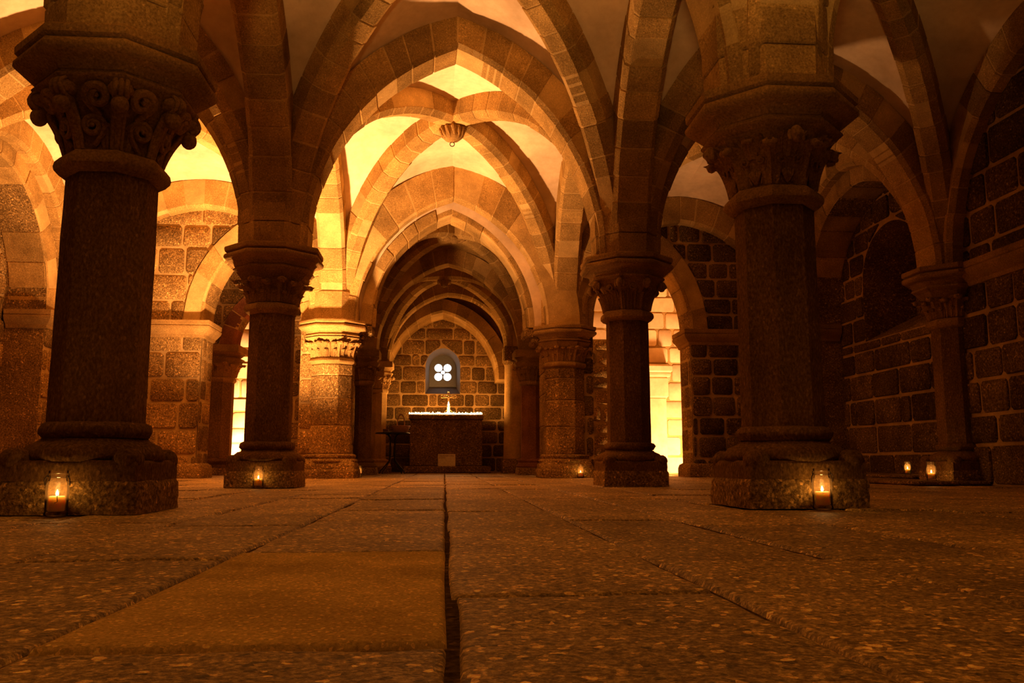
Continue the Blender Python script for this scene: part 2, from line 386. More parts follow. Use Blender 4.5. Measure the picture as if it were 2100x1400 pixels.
# ------------------------------------------------------------------ walls of laid blocks
def clip(poly, a, b, c):      # keep a*u + b*z <= c
    out = []
    for i in range(len(poly)):
        p, q = poly[i], poly[(i + 1) % len(poly)]; dp = a * p[0] + b * p[1] - c; dq = a * q[0] + b * q[1] - c
        if dp <= 0: out.append(p)
        if (dp < 0 < dq) or (dq < 0 < dp):
            t = dp / (dp - dq); out.append((p[0] + (q[0] - p[0]) * t, p[1] + (q[1] - p[1]) * t))
    return out
def in_open(op, u, z):
    ua, ub, zs, za = op
    if u <= ua or u >= ub: return False
    if z <= zs: return True
    a = (ub - ua) / 2; r = za - zs; Rr = (a * a + r * r) / (2 * a); um = (ua + ub) / 2; x = abs(u - um)
    return (x + Rr - a) ** 2 + (z - zs) ** 2 < Rr * Rr
def masonry(name, O, U, Wn, u0, u1, z0, z1, opening=None, thick=0.5, rows=(0.26, 0.40), cols=(0.34, 0.78), proud=(0.012, 0.03), skip=None, seed=1, tl=(0.55, 1.3), mats=('block', 'mortar'), kind='structure', ring=0.0, back=True):
    rg = random.Random(seed); O = Vector(O); U = Vector(U).normalized(); Wn = Vector(Wn).normalized(); mb = MB()
    def P(u, z, d): return O + U * u + Vector((0, 0, z)) + Wn * d
    # backing
    flip = (U.cross(Vector((0, 0, 1)))).dot(Wn) < 0
    def quad(pts, d=0.0):
        vs = [P(u, z, d) for u, z in pts]; mb.add(vs, [tuple(range(len(vs)))[::-1] if flip else tuple(range(len(vs)))], 1.0, 1)
    if opening:
        ua, ub, zs, za = opening; m = (ua + ub) / 2; n = 14
        pts = [(ua, z0), (ua, zs)] if zs > z0 else []
        hh = Half((ua, 0), (m, 0), zs, za, 0.0, 0.1)
        pr = []
        for i in range(n + 1):
            x, z = hh.xz(i / n, 0); pr.append((m + x, z))
        curve = pr + [(2 * m - x, z) for x, z in pr[::-1][1:]]
        quad([(u0, z0), (ua, z0), (ua, z1), (u0, z1)]); quad([(ub, z0), (u1, z0), (u1, z1), (ub, z1)])
        for i in range(len(curve) - 1):
            (a, za_), (b, zb_) = curve[i], curve[i + 1]
            quad([(a, za_), (b, zb_), (b, z1), (a, z1)])
        full = [(ua, z0)] + curve + [(ub, z0)]
        for i in range(len(full) - 1):
            (a, za_), (b, zb_) = full[i], full[i + 1]
            mb.add([P(a, za_, 0), P(b, zb_, 0), P(b, zb_, -thick), P(a, za_, -thick)], [(0, 1, 2, 3)], 0.8, 0)
    else: quad([(u0, z0), (u1, z0), (u1, z1), (u0, z1)])
    if back:
        mb.add([P(u0, z0, 0), P(u0, z1, 0), P(u0, z1, -thick), P(u0, z0, -thick)], [(0, 1, 2, 3)], .8, 0)
        mb.add([P(u1, z0, 0), P(u1, z1, 0), P(u1, z1, -thick), P(u1, z0, -thick)], [(0, 1, 2, 3)], .8, 0)
    z = z0; ri = 0
    while z < z1 - 0.05:
        h = rg.uniform(*rows)
        if z + h > z1 - 0.12: h = z1 - z
        u = u0 - (rg.uniform(0, .3) if ri % 2 else 0.0)
        while u < u1 - 0.03:
            w = rg.uniform(*cols)
            if rg.random() < .12: w *= .45
            if u + w > u1 - .12: w = u1 - u
            a, b = max(u, u0), min(u + w, u1); g = rg.uniform(.009, .016); j = .012
            if b - a > .06:
                poly = [(a + g + rg.uniform(0, j), z + g + rg.uniform(0, j)), (b - g - rg.uniform(0, j), z + g + rg.uniform(0, j)), (b - g - rg.uniform(0, j), z + h - g - rg.uniform(0, j)), (a + g + rg.uniform(0, j), z + h - g - rg.uniform(0, j))]
                if opening:
                    ua, ub, zs, za = opening; cz = z + h / 2; cu = (a + b) / 2; m = (ua + ub) / 2
                    hw = (ub - ua) / 2; rr = za - zs; Rr = (hw * hw + rr * rr) / (2 * hw) + ring
                    if cz <= zs:
                        if ring == 0 or True:
                            if cu < m: poly = clip(poly, 1, 0, ua - .004)
                            else: poly = clip(poly, -1, 0, -(ub + .004))
                    else:
                        sgn = 1 if cu > m else -1
                        ccx = m - sgn * (Rr - ring - hw)
                        # nearest point of the arc to the outer lower corner
                        ex, ez = (b if sgn > 0 else a) - ccx, z + h - zs
                        l = math.hypot(ex, ez)
                        if l > 1e-4: nx, nz = ex / l, ez / l; poly = clip(poly, -nx, -nz, -(nx * ccx + nz * zs + Rr + .004))
                if skip: poly = skip(poly)
                if poly and len(poly) >= 3:
                    ar = abs(sum(poly[i][0] * poly[(i + 1) % len(poly)][1] - poly[(i + 1) % len(poly)][0] * poly[i][1] for i in range(len(poly)))) / 2
                    if ar > 0.004:
                        # cut the corners a little
                        q = []; n = len(poly)
                        for i in range(n):
                            p = Vector(poly[i]); pr = Vector(poly[i - 1]); nx_ = Vector(poly[(i + 1) % n])
                            k1 = min(.03, (pr - p).length * .3); k2 = min(.03, (nx_ - p).length * .3)
                            q.append(p + (pr - p).normalized() * k1); q.append(p + (nx_ - p).normalized() * k2)
                        c = sum(q, Vector((0, 0))) / len(q); pd = rg.uniform(*proud); rows_ = []
                        for d, s in ((0.0, 0.0), (pd * .55, .001), (pd, .011)):
                            rows_.append([P(*(p - (p - c).normalized() * s), d) for p in q])
                        if flip: rows_ = [r[::-1] for r in rows_]
                        mb.rings(rows_, rg.uniform(*tl), 0, cap0=False)
            u += w
        z += h; ri += 1
    o = mb.build(name, list(mats), smooth=50)
    if kind: tag(o, kind=kind)
    return o
def cornice(name, pts, z0=2.05, z1=2.30, d=0.14, mat='carved', close=False):
    """moulded impost running along plan points; projects to the right hand side of the run"""
    prof = [(0.0, z0), (0.035, z0 + .01), (0.045, z0 + .05), (0.06, z0 + .06), (d * .9, z0 + .12), (d, z0 + .145), (d, z0 + .17), (d * .9, z0 + .178), (d, z0 + .19), (d * 1.02, z1), (0.0, z1)]
    mb = MB(); P = [Vector(p) for p in pts]; rows = []
    for i, p in enumerate(P):
        d0 = (P[i] - P[i - 1]).normalized() if i > 0 else None; d1 = (P[i + 1] - P[i]).normalized() if i < len(P) - 1 else None
        n0 = Vector((d0.y, -d0.x)) if d0 else None; n1 = Vector((d1.y, -d1.x)) if d1 else None
        if n0 and n1:
            m = (n0 + n1); m = m / max(0.3, (m.length ** 2) / 2)
        else: m = n0 or n1
        rows.append([(p.x + m.x * r, p.y + m.y * r, z) for r, z in prof])
    mb.rings(rows)
    return tag(mb.build(name, mat, smooth=30), kind='structure')

YL3, YR3 = 12.78, 13.02     # end walls of the two aisles
OPL = (-3.60, -2.15, 2.30, 3.65); OPR = (2.30, 3.86, 2.30, 3.75)
masonry('wall_left_end', (0, YL3, 0), (1, 0, 0), (0, -1, 0), -6.3, -1.55, 0, 5.0, opening=OPL, thick=.6, ring=.28, seed=3, rows=(.30, .42), cols=(.38, .8))
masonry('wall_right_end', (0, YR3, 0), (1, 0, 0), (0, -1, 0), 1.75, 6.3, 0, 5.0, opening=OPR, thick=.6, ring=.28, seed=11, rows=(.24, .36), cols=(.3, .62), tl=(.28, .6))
# jambs of the two openings
masonry('wall_left_jamb', (-3.594, YL3, 0), (0, 1, 0), (1, 0, 0), 0.02, .6, 0, 2.3, proud=(.004, .01), seed=5, rows=(.3, .42), cols=(.24, .36), back=False)
masonry('wall_right_jamb', (3.854, YR3, 0), (0, 1, 0), (-1, 0, 0), 0.02, .6, 0, 2.3, proud=(.004, .01), seed=6, rows=(.3, .42), cols=(.22, .36), back=False)
def opening_arch(label, op, y, thick):
    a = Vector((op[0], y + thick / 2 - .015)); b = Vector((op[1], y + thick / 2 - .015))
    arch('opening_arch', label, span(a, b, op[3], off=0.0, t=.27, zs=op[2]), thick + .03, ch=.035, jit=.012, vous=.34)
opening_arch('golden voussoir arch of the passage opening beside the second left column', OPL, YL3, .6)
opening_arch('dim voussoir arch of the bright passage opening right of the second right column', OPR, YR3, .6)
cornice('trim_1', [(-6.2, YL3), (-3.60, YL3), (-3.60, YL3 + .6)], d=.13)
cornice('trim_2', [(3.86, YR3 + .6), (3.86, YR3), (5.6, YR3)], d=.13)
# plinth courses at the foot of the end walls
def plinth_course(name, pts, z1=.22, d=.09):
    prof = [(0.0, 0.0), (d, 0.0), (d, z1 * .6), (d * .75, z1 * .85), (0.0, z1)]
    mb = MB(); P = [Vector(p) for p in pts]; rows = []
    for i, p in enumerate(P):
        d0 = (P[i] - P[i - 1]).normalized() if i > 0 else None; d1 = (P[i + 1] - P[i]).normalized() if i < len(P) - 1 else None
        n0 = Vector((d0.y, -d0.x)) if d0 else None; n1 = Vector((d1.y, -d1.x)) if d1 else None
        m = ((n0 + n1) / max(.3, ((n0 + n1).length ** 2) / 2)) if n0 and n1 else (n0 or n1)
        rows.append([(p.x + m.x * r, p.y + m.y * r, z) for r, z in prof])
    mb.rings(rows); return tag(mb.build(name, 'block', smooth=30), kind='structure')
plinth_course('trim_3', [(-6.1, YL3), (-3.60, YL3), (-3.60, YL3 + .6)])
plinth_course('trim_4', [(3.86, YR3 + .6), (3.86, YR3), (5.6, YR3)])

# side walls with blind arches: face plane, recessed back wall
OWL = (9.0, 12.02, 2.30, 4.0); OWR = (9.12, 12.42, 2.30, 3.95)
masonry('wall_left', (WL + .05, 0, 0), (0, 1, 0), (1, 0, 0), 0.0, 12.78, 0, 5.0, opening=OWL, thick=.55, ring=.30, seed=21, rows=(.3, .42))
masonry('wall_left_recess', (-6.05, 0, 0), (0, 1, 0), (1, 0, 0), 8.0, 12.9, 0, 5.0, seed=22, back=False)
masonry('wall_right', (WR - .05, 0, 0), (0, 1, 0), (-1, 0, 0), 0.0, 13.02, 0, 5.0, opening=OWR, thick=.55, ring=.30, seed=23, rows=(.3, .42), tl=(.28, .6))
NICHE = (10.1, 11.7, 2.75, 3.45)
def nskip(p):
    c = (sum(q[0] for q in p) / len(p), sum(q[1] for q in p) / len(p)) if p else (0, 0)
    if c[1] > 1.95:
        if 10.0 < c[0] < 11.8: 
            return p if not in_open((10.1, 11.7, 2.75, 3.5), c[0], c[1]) else None
    return p
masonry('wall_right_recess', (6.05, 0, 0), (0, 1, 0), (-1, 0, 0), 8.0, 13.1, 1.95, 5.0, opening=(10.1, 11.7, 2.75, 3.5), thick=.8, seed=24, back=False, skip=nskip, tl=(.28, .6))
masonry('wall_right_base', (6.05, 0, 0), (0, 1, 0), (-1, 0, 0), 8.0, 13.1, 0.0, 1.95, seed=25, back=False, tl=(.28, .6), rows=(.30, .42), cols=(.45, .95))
mb = MB()   # sloping sill and back of the niche
mb.add([(6.05, 10.1, 1.95), (6.05, 11.7, 1.95), (6.85, 11.7, 2.35), (6.85, 10.1, 2.35)], [(0, 1, 2, 3)]); mb.add([(6.85, 10.0, 2.3), (6.85, 11.8, 2.3), (6.85, 11.8, 3.6), (6.85, 10.0, 3.6)], [(0, 1, 2, 3)])
tag(mb.build('wall_right_niche', 'block'), kind='structure')
def blind(label, x0, x1, op):
    xm = (x0 + x1) / 2
    arch('blind_arch', label, span(Vector((xm, op[0])), Vector((xm, op[1])), op[3], off=0.0, t=.30, zs=op[2]), abs(x1 - x0), ch=.03, jit=.012, vous=.36)
blind('lit blind arch of stepped voussoirs on the left wall behind the nearest left column', WL + .07, -6.03, OWL)
blind('dark blind arch on the right wall between the nearest right column and the wall column', WR - .07, 6.03, OWR)
cornice('trim_5', [(WL - .45, 12.02), (WL + .05, 12.02), (WL + .05, 12.74)], d=.12)
cornice('trim_6', [(WR - .05, 13.0), (WR - .05, 12.42), (WR + .45, 12.42)], d=.12)
cornice('trim_7', [(WR - .05, 8.34), (WR - .05, 5.0)], d=.12)
# low ledge along the foot of the right wall
mb = MB(); mb.box((4.72, 8.25, 0), (6.06, 12.4, .045), bev=.015, tint=.8); mb.box((5.30, 9.4, .04), (6.06, 12.4, .085), bev=.015, tint=.7); tag(mb.build('trim_8', 'block'), kind='structure')

# side chapels behind the openings
masonry('wall_left_chapel', (0, 17.4, 0), (1, 0, 0), (0, -1, 0), -7.0, -2.0, 0, 4.6, seed=31, back=False, mats=('plaster', 'mortar'), tl=(.75, 1.1))
masonry('wall_left_chapel_side', (-6.3, 0, 0), (0, 1, 0), (1, 0, 0), 13.3, 17.4, 0, 4.6, seed=32, back=False)
masonry('wall_left_passage', (0, 14.5, 0), (1, 0, 0), (0, -1, 0), -2.95, -2.0, 0, 4.6, seed=33, thick=.4, rows=(.22, .4), cols=(.2, .45))
masonry('wall_right_chapel', (0, 16.3, 0), (1, 0, 0), (0, -1, 0), 2.0, 7.0, 0, 4.6, seed=34, back=False, mats=('plaster', 'mortar'), tl=(.75, 1.1))
masonry('wall_right_chapel_side', (6.3, 0, 0), (0, 1, 0), (-1, 0, 0), 13.3, 16.3, 0, 4.6, seed=35, back=False)
masonry('wall_right_passage', (0, 14.5, 0), (1, 0, 0), (0, -1, 0), 2.0, 2.85, 0, 2.35, seed=36, thick=.4, rows=(.16, .3), cols=(.14, .34))
def barrel(x0, x1, y0, y1, zs, za, mat='plaster'):
    mb = MB(); n = 16; vs = []; fs = []
    for i in range(n + 1):
        a = PI * i / n; x = (x0 + x1) / 2 - (x1 - x0) / 2 * math.cos(a); z = zs + (za - zs) * math.sin(a)
        vs += [(x, y0, z), (x, y1, z)]
    for i in range(n): fs.append((2 * i, 2 * i + 1, 2 * i + 3, 2 * i + 2))
    mb.add(vs, fs); ceiling(mb, mat)
barrel(-6.3, -2.05, 13.36, 17.4, 2.3, 4.2); barrel(2.05, 6.3, 13.6, 16.3, 2.3, 4.2)
# chancel side walls, tympanum and end wall
masonry('wall_left_chancel', (-2.05, 0, 0), (0, 1, 0), (1, 0, 0), 13.4, 19.6, 0, 4.6, seed=41, thick=.1)
masonry('wall_right_chancel', (2.05, 0, 0), (0, 1, 0), (-1, 0, 0), 13.6, 19.6, 0, 4.6, seed=42, thick=.1)
mb = MB()   # plastered tympanum with the ragged inner arch
def tympanum(y, hs, top):
    n = 24
    for h in hs:
        vs = []; fs = []
        for i in range(n + 1):
            p = h.pt(i / n, .10); vs += [(p.x, y, p.z), (p.x * 1.0 - math.copysign(.0, p.x), y, top)]
        for i in range(n): fs.append((2 * i, 2 * i + 2, 2 * i + 3, 2 * i + 1))
        mb.add(vs, fs)
        p = h.pt(0, .10); s = math.copysign(1, p.x)
        mb.add([(p.x, y, 2.2), (p.x + s * .6, y, 2.2), (p.x + s * .6, y, top), (p.x, y, top)], [(0, 1, 2, 3)])
tympanum(12.97, span(C0L, C0R, ZC0, off=.16, t=.17), 5.0)
tag(mb.build('wall_tympanum', 'plaster'), kind='structure')
for nm, x0, x1, y0, y1, sg in (('wall_left_pier', -2.0, -1.44, 13.0, 13.7, 1), ('wall_right_pier', 1.54, 2.05, 13.1, 13.8, -1)):
    mb = MB(); z = 0
    while z < 2.3:
        h = min(rng.uniform(.3, .5), 2.3 - z)
        if 2.3 - z - h < .1: h = 2.3 - z
        mb.box((x0, y0, z + .006), (x1, y1, z + h - .006), bev=.012, tint=rng.uniform(.7, 1.2)); z += h
    mb.box((x0 + .012, y0 + .012, 0), (x1 - .012, y1 - .012, 2.3), mat=1)
    e = x1 if sg > 0 else x0
    for za, zb, o_ in ((1.96, 2.06, .10), (2.05, 2.16, .20), (2.15, 2.31, .32)):
        a, b = sorted((e - sg * .1, e + sg * o_)); mb.box((a, y0 - .05, za), (b, y0 + .48, zb), bev=.03, tint=.95)
    tag(mb.build(nm, ['block', 'mortar']), kind='structure')
# end wall with the window niche
def eskip(p):
    if not p: return p
    c = (sum(q[0] for q in p) / len(p), sum(q[1] for q in p) / len(p))
    return None if in_open((-.46, .36, 2.40, 2.84), *c) and c[1] > 1.77 else p
WIN = (-.45, .35, 2.42, 2.84)
masonry('wall_back', (0, 19.6, 0), (1, 0, 0), (0, -1, 0), -2.1, 2.1, 1.78, 4.6, opening=WIN, thick=.55, seed=61, back=False, rows=(.24, .36), cols=(.3, .7), tl=(.4, .85))
masonry('wall_back_base', (0, 19.6, 0), (1, 0, 0), (0, -1, 0), -2.1, 2.1, 0.0, 1.78, seed=62, back=False, rows=(.24, .34), cols=(.3, .7), tl=(.3, .7))
win = bpy.data.objects.new('window_1', None); COL.objects.link(win); win.location = (-.05, 20.1, 2.33); tag(win, kind='structure')
mb = MB()    # niche lining: sill and splayed reveal
n = 16; pr = []
hh = Half((WIN[0], 0), ((WIN[0] + WIN[1]) / 2, 0), WIN[2], WIN[3], 0, .1)
half = [hh.xz(i / n, 0) for i in range(n + 1)]; m = (WIN[0] + WIN[1]) / 2
out = [(WIN[0], 1.78)] + [(m + x, z) for x, z in half] + [(m - x, z) for x, z in half[::-1][1:]] + [(WIN[1], 1.78)]
inn = [(m + (x - m) * .78, 2.30 + (z - 2.30) * .80 + (.10 if z < 1.9 else 0)) for x, z in out]
vs = [(x + .05, -.5, z - 2.33) for x, z in out] + [(x + .05, 0.02, z - 2.33) for x, z in inn]; k = len(out)
mb.add(vs, [(i, i + 1, i + 1 + k, i + k) for i in range(k - 1)] + [(k - 1, 0, k, 2 * k - 1)])
mb.build('reveal', 'niche', win)
# tracery plate with four lobes and a round eye, cut through
mb = MB(); S = .33; RL = .093; CE = .047; lob = [(-.106, .106), (.106, .106), (-.106, -.106), (.106, -.106)]
def hole(x, z):
    return any((x - a) ** 2 + (z - b) ** 2 < RL * RL for a, b in lob) or x * x + z * z < CE * CE
G = 132; st = 2 * S / G
vs = {}; 
def gv(i, j, y):
    key = (i, j, y)
    if key not in vs: vs[key] = len(vs)
    return vs[key]
fs = []; solid = [[not hole(-S + (i + .5) * st, -S + (j + .5) * st) for j in range(G)] for i in range(G)]
for i in range(G):
    j = 0
    for j in range(G):
        if solid[i][j]:
            fs.append((gv(i, j, 0), gv(i + 1, j, 0), gv(i + 1, j + 1, 0), gv(i, j + 1, 0)))
            for di, dj, a, b in ((1, 0, (i + 1, j), (i + 1, j + 1)), (-1, 0, (i, j + 1), (i, j)), (0, 1, (i + 1, j + 1), (i, j + 1)), (0, -1, (i, j), (i + 1, j))):
                I, J = i + di, j + dj
                if 0 <= I < G and 0 <= J < G and not solid[I][J]:
                    fs.append((gv(*a, 0), gv(*b, 0), gv(*b, 1), gv(*a, 1)))
pts = [None] * len(vs)
for (i, j, y), q in vs.items():
    pts[q] = (-S + i * st, 0.0 + y * .05, -S + j * st * 1.0)
mb.add(pts, fs); mb.box((-.34, .0, -.60), (.34, .05, -.33)); mb.box((-.34, .0, .33), (.34, .05, .55))
mb.build('tracery', 'leadgrey', win, smooth=0)
mb = MB(); mb.add([(-.3, .07, -.3), (.3, .07, -.3), (.3, .07, .3), (-.3, .07, .3)], [(0, 1, 2, 3)]); mb.build('pane', 'daylight', win)

# ------------------------------------------------------------------ floor of laid slabs
mb = MB()
xs = [-7.1]
fixed = [-1.62, -1.07, -.545, .012, .52, .99, 1.52, 2.05]
x = -7.1; xs = []
while x < -1.9: xs.append(x); x += rng.uniform(.48, .6)
xs += fixed; x = fixed[-1]
while x < 7.1: x += rng.uniform(.48, .6); xs.append(x)
near = {-1.07: [1.05, 2.25, 3.40, 4.04], -.545: [-.1, 1.20, 2.40, 3.65, 4.40, 5.6], .012: [.35, 1.62, 3.13, 4.3, 5.5], .52: [.85, 2.10, 3.62, 4.6], -1.62: [1.4, 2.22, 3.6], .99: [1.0, 2.13, 3.3, 4.5]}
for i in range(len(xs) - 1):
    x0, x1 = xs[i], xs[i + 1]; ys = [-1.5] + near.get(x0, [rng.uniform(-1, 0)])
    while ys[-1] < 20: ys.append(ys[-1] + rng.uniform(.6, 1.25))
    for a, b in zip(ys[:-1], ys[1:]):
        nearf = b > .3 and a < 6 and -2.2 < x0 < 2.2
        g0, g1 = rng.uniform(.003, .007), rng.uniform(.003, .007)
        dz = rng.uniform(-.004, .004); tx, ty = rng.uniform(-.004, .004), rng.uniform(-.004, .004); tint = rng.uniform(.82, 1.22)
        pale = abs(x0 + .545) < .01 and abs(a - 1.20) < .01
        if pale: tint = 1.0; dz = .0025; tx = ty = 0
        k = 0.05 if nearf else .16
        nx, ny = max(2, int((x1 - x0) / k)), max(2, int((b - a) / k))
        us = [0, .012, .03] + [.03 + .94 * t / nx for t in range(1, nx)] + [.97, .988, 1]; vv = [0, .006, .018] + [.018 + .964 * t / ny for t in range(1, ny)] + [.982, .994, 1]
        F = []
        wob = [rng.uniform(-.008, .008) for _ in range(4)]
        for q in vv:
            row = []
            for p in us:
                X = x0 + g0 + (x1 - x0 - g0 - g1) * p + (wob[0] * (1 - p) * math.sin(q * 5 + i) + wob[1] * p * math.sin(q * 4 + i)); Y = a + g0 + (b - a - g0 - g1) * q + wob[2] * math.sin(p * 4)
                Z = dz + tx * (p - .5) + ty * (q - .5)
                if nearf: Z += (noise.noise(Vector((X * 9, Y * 9, 3))) * .0035 + noise.noise(Vector((X * 30, Y * 30, 7))) * .0015) * (.35 if pale else 1)
                if p in (0, 1) or q in (0, 1): Z -= .014
                elif p in (.012, .988) or q in (.006, .994): Z -= .0025
                row.append((X, Y, Z - .004))
            F.append(row)
        c = len(us); r = len(vv); V = [p for row in F for p in row]; fs = []
        for u in range(r - 1):
            for w in range(c - 1): A = u * c + w; fs.append((A, A + 1, A + c + 1, A + c))
        mb.add(V, fs, tint, 2 if pale else 0)
mb.add([(-7.2, -1.6, -.014), (7.2, -1.6, -.014), (7.2, 20.4, -.014), (-7.2, 20.4, -.014)], [(0, 1, 2, 3)], 1, 1)
stone('paleslab', (0.52, 0.34, 0.11), (0.70, 0.47, 0.155), (0.86, 0.61, 0.22), grain=170, bump=0.8, fleck=0.2, bumpdist=0.004, rough=0.75, fscale=190)
tag(mb.build('floor', ['floorslab', 'joint', 'paleslab'], smooth=60), kind='structure')

# ------------------------------------------------------------------ columns
ROT8 = PI / 8
ZB0, ZB1, ZS0, ZS1, ZC, ZCT, ZAB = .15, .33, .43, 1.665, 1.765, 2.06, SPR
def bell_r(s, r0, r1): return r0 + (r1 - r0) * (0.35 * s + 0.65 * max(0, s) ** 2.4)
class Bell:
    """octagonal bell of a capital; surf() gives points riding on its skin"""
    def __init__(s, r0, r1, z0, z1): s.r0, s.r1, s.z0, s.z1 = r0, r1, z0, z1; s.H = z1 - z0
    def surf(s, ang, z, off=0.0):
        d = (ang + PI / 8) % (PI / 4) - PI / 8
        r = bell_r((z - s.z0) / s.H, s.r0, s.r1 - .03) / math.cos(d) + off
        return Vector((r * math.cos(ang), r * math.sin(ang), z))
def leaf_mesh(B, phi, w, h0=0.0, h1=.92, curl=.05, rib=.012, lift=.012, n=12):
    mb = MB(); F = []; K = []
    for i in range(n + 1):
        t = i / n; tip = max(0, (t - .62) / .38); z = B.z0 + B.H * (h0 + (h1 - h0) * (t - .42 * tip ** 2.2 * .45)) - .01 * tip ** 3
        off = lift + .8 * curl * tip ** 1.5; ww = w * (.55 + .75 * math.sin(PI * min(1, .12 + .74 * t))) * (1 - .22 * max(0, (t - .86) / .14) ** 2)
        fr = []; bk = []; rr = B.surf(phi, z).xy.length
        for k in range(7):
            u = k / 3 - 1; a = phi + u * ww / rr
            o = off * (1 - .45 * abs(u) ** 2) + (rib if k == 3 else (rib * .55 if k in (1, 5) else (-.004 if k in (2, 4) else -.012)))
            fr.append(B.surf(a, z, o)); bk.append(B.surf(a, z - .034 * tip, o - .046))
        F.append(fr); K.append(bk)
    mb.grid_solid(F, K)
    if curl > .04:
        c = B.surf(phi, F[-1][3].z - .014, off - .022); r = min(.032, w * .55); et = Vector((-math.sin(phi), math.cos(phi), 0))
        mb.tube([c - et * r * 1.25, c - et * r * .6, c, c + et * r * .6, c + et * r * 1.25], [r * .45, r * .8, r * .9, r * .8, r * .45], 8)
    return mb
def spiral_mesh(B, phi, hz, rad, turns=1.7, tube=.016, side=1, tail=.09, off=.012, du=0.0):
    mb = MB(); path = []; rs = []; n = 34; zc = B.z0 + B.H * hz; rr = B.surf(phi, zc).xy.length
    def at(x, y, o): return B.surf(phi + (du + x) / rr, zc + y, o)
    a0 = PI if side > 0 else 0.0
    for k in range(7):
        t = k / 7; path.append(at(-side * rad * (1 - .5 * (1 - t) ** 2) + side * .03 * (1 - t), -tail * (1 - t), off * (.4 + .6 * t))); rs.append(tube * (.7 + .3 * t))
    for i in range(n + 1):
        t = i / n; a = a0 - side * t * turns * 2 * PI; q = rad * (1 - .80 * t)
        path.append(at(q * math.cos(a), q * math.sin(a), off + .022 * t)); rs.append(tube * (1 - .35 * t))
    mb.tube(path, rs, 8); c = at(0, 0, off + .026); mb.ball(c, rad * .24, 9, 6); return mb
def crocket_mesh(B, phi, h0, h1, thick=.026, ball=.042, out=.05):
    mb = MB(); path = []; rs = []
    for k in range(8):
        t = k / 7; path.append(B.surf(phi, B.z0 + B.H * (h0 + (h1 - h0) * t), .006 + .012 * t)); rs.append(thick * (.6 + .5 * t))
    e = path[-1]; er = Vector((math.cos(phi), math.sin(phi), 0))
    for k in range(1, 7):
        t = k / 6; a = PI * .95 * t; path.append(e + er * (out * .5 * (1 - math.cos(a))) + Vector((0, 0, out * .45 * math.sin(a)))); rs.append(thick * (1.1 + .35 * t))
    mb.tube(path, rs, 9); mb.ball(path[-1] + Vector((0, 0, -.012)), ball, 12, 8, sc=(1, 1, 1.1))
    for s in (-1, 1): mb.tube([p + Vector((-er.y, er.x, 0)) * s * thick * .8 + er * .004 for p in path[:9]], [r * .55 for r in rs[:9]], 7)
    return mb
def head_mesh(phi, rc, zc, r):
    mb = MB(); er = Vector((math.cos(phi), math.sin(phi), 0)); et = Vector((-math.sin(phi), math.cos(phi), 0)); c = er * rc + Vector((0, 0, zc))
    rows = []; n = 14; m = 10
    for j in range(1, m):
        t = PI * j / m; row = []
        for i in range(n):
            a = 2 * PI * i / n; x = math.cos(a) * math.sin(t); y = math.sin(a) * math.sin(t); z = -math.cos(t); k = 1.0
            if x > .55 and abs(y) < .3 and -.35 < z < .25: k += .22 - .5 * abs(y)           # nose
            if x > .4 and .15 < z < .45 and abs(abs(y) - .38) < .2: k -= .12                # eye sockets
            if x > .4 and -.62 < z < -.4 and abs(y) < .4: k -= .08                          # mouth
            row.append(c + (er * x * k + et * y * .85 * k + Vector((0, 0, z * 1.2 * k))) * r)
        rows.append(row)
    mb.rings(rows)
    for s in (-1, 1): mb.tube([c + et * s * r * .85 + Vector((0, 0, r * .5)), c + et * s * r * 1.0 + Vector((0, 0, -r * .2)), c + et * s * r * .8 + Vector((0, 0, -r * .9))], r * .28, 6)
    return mb
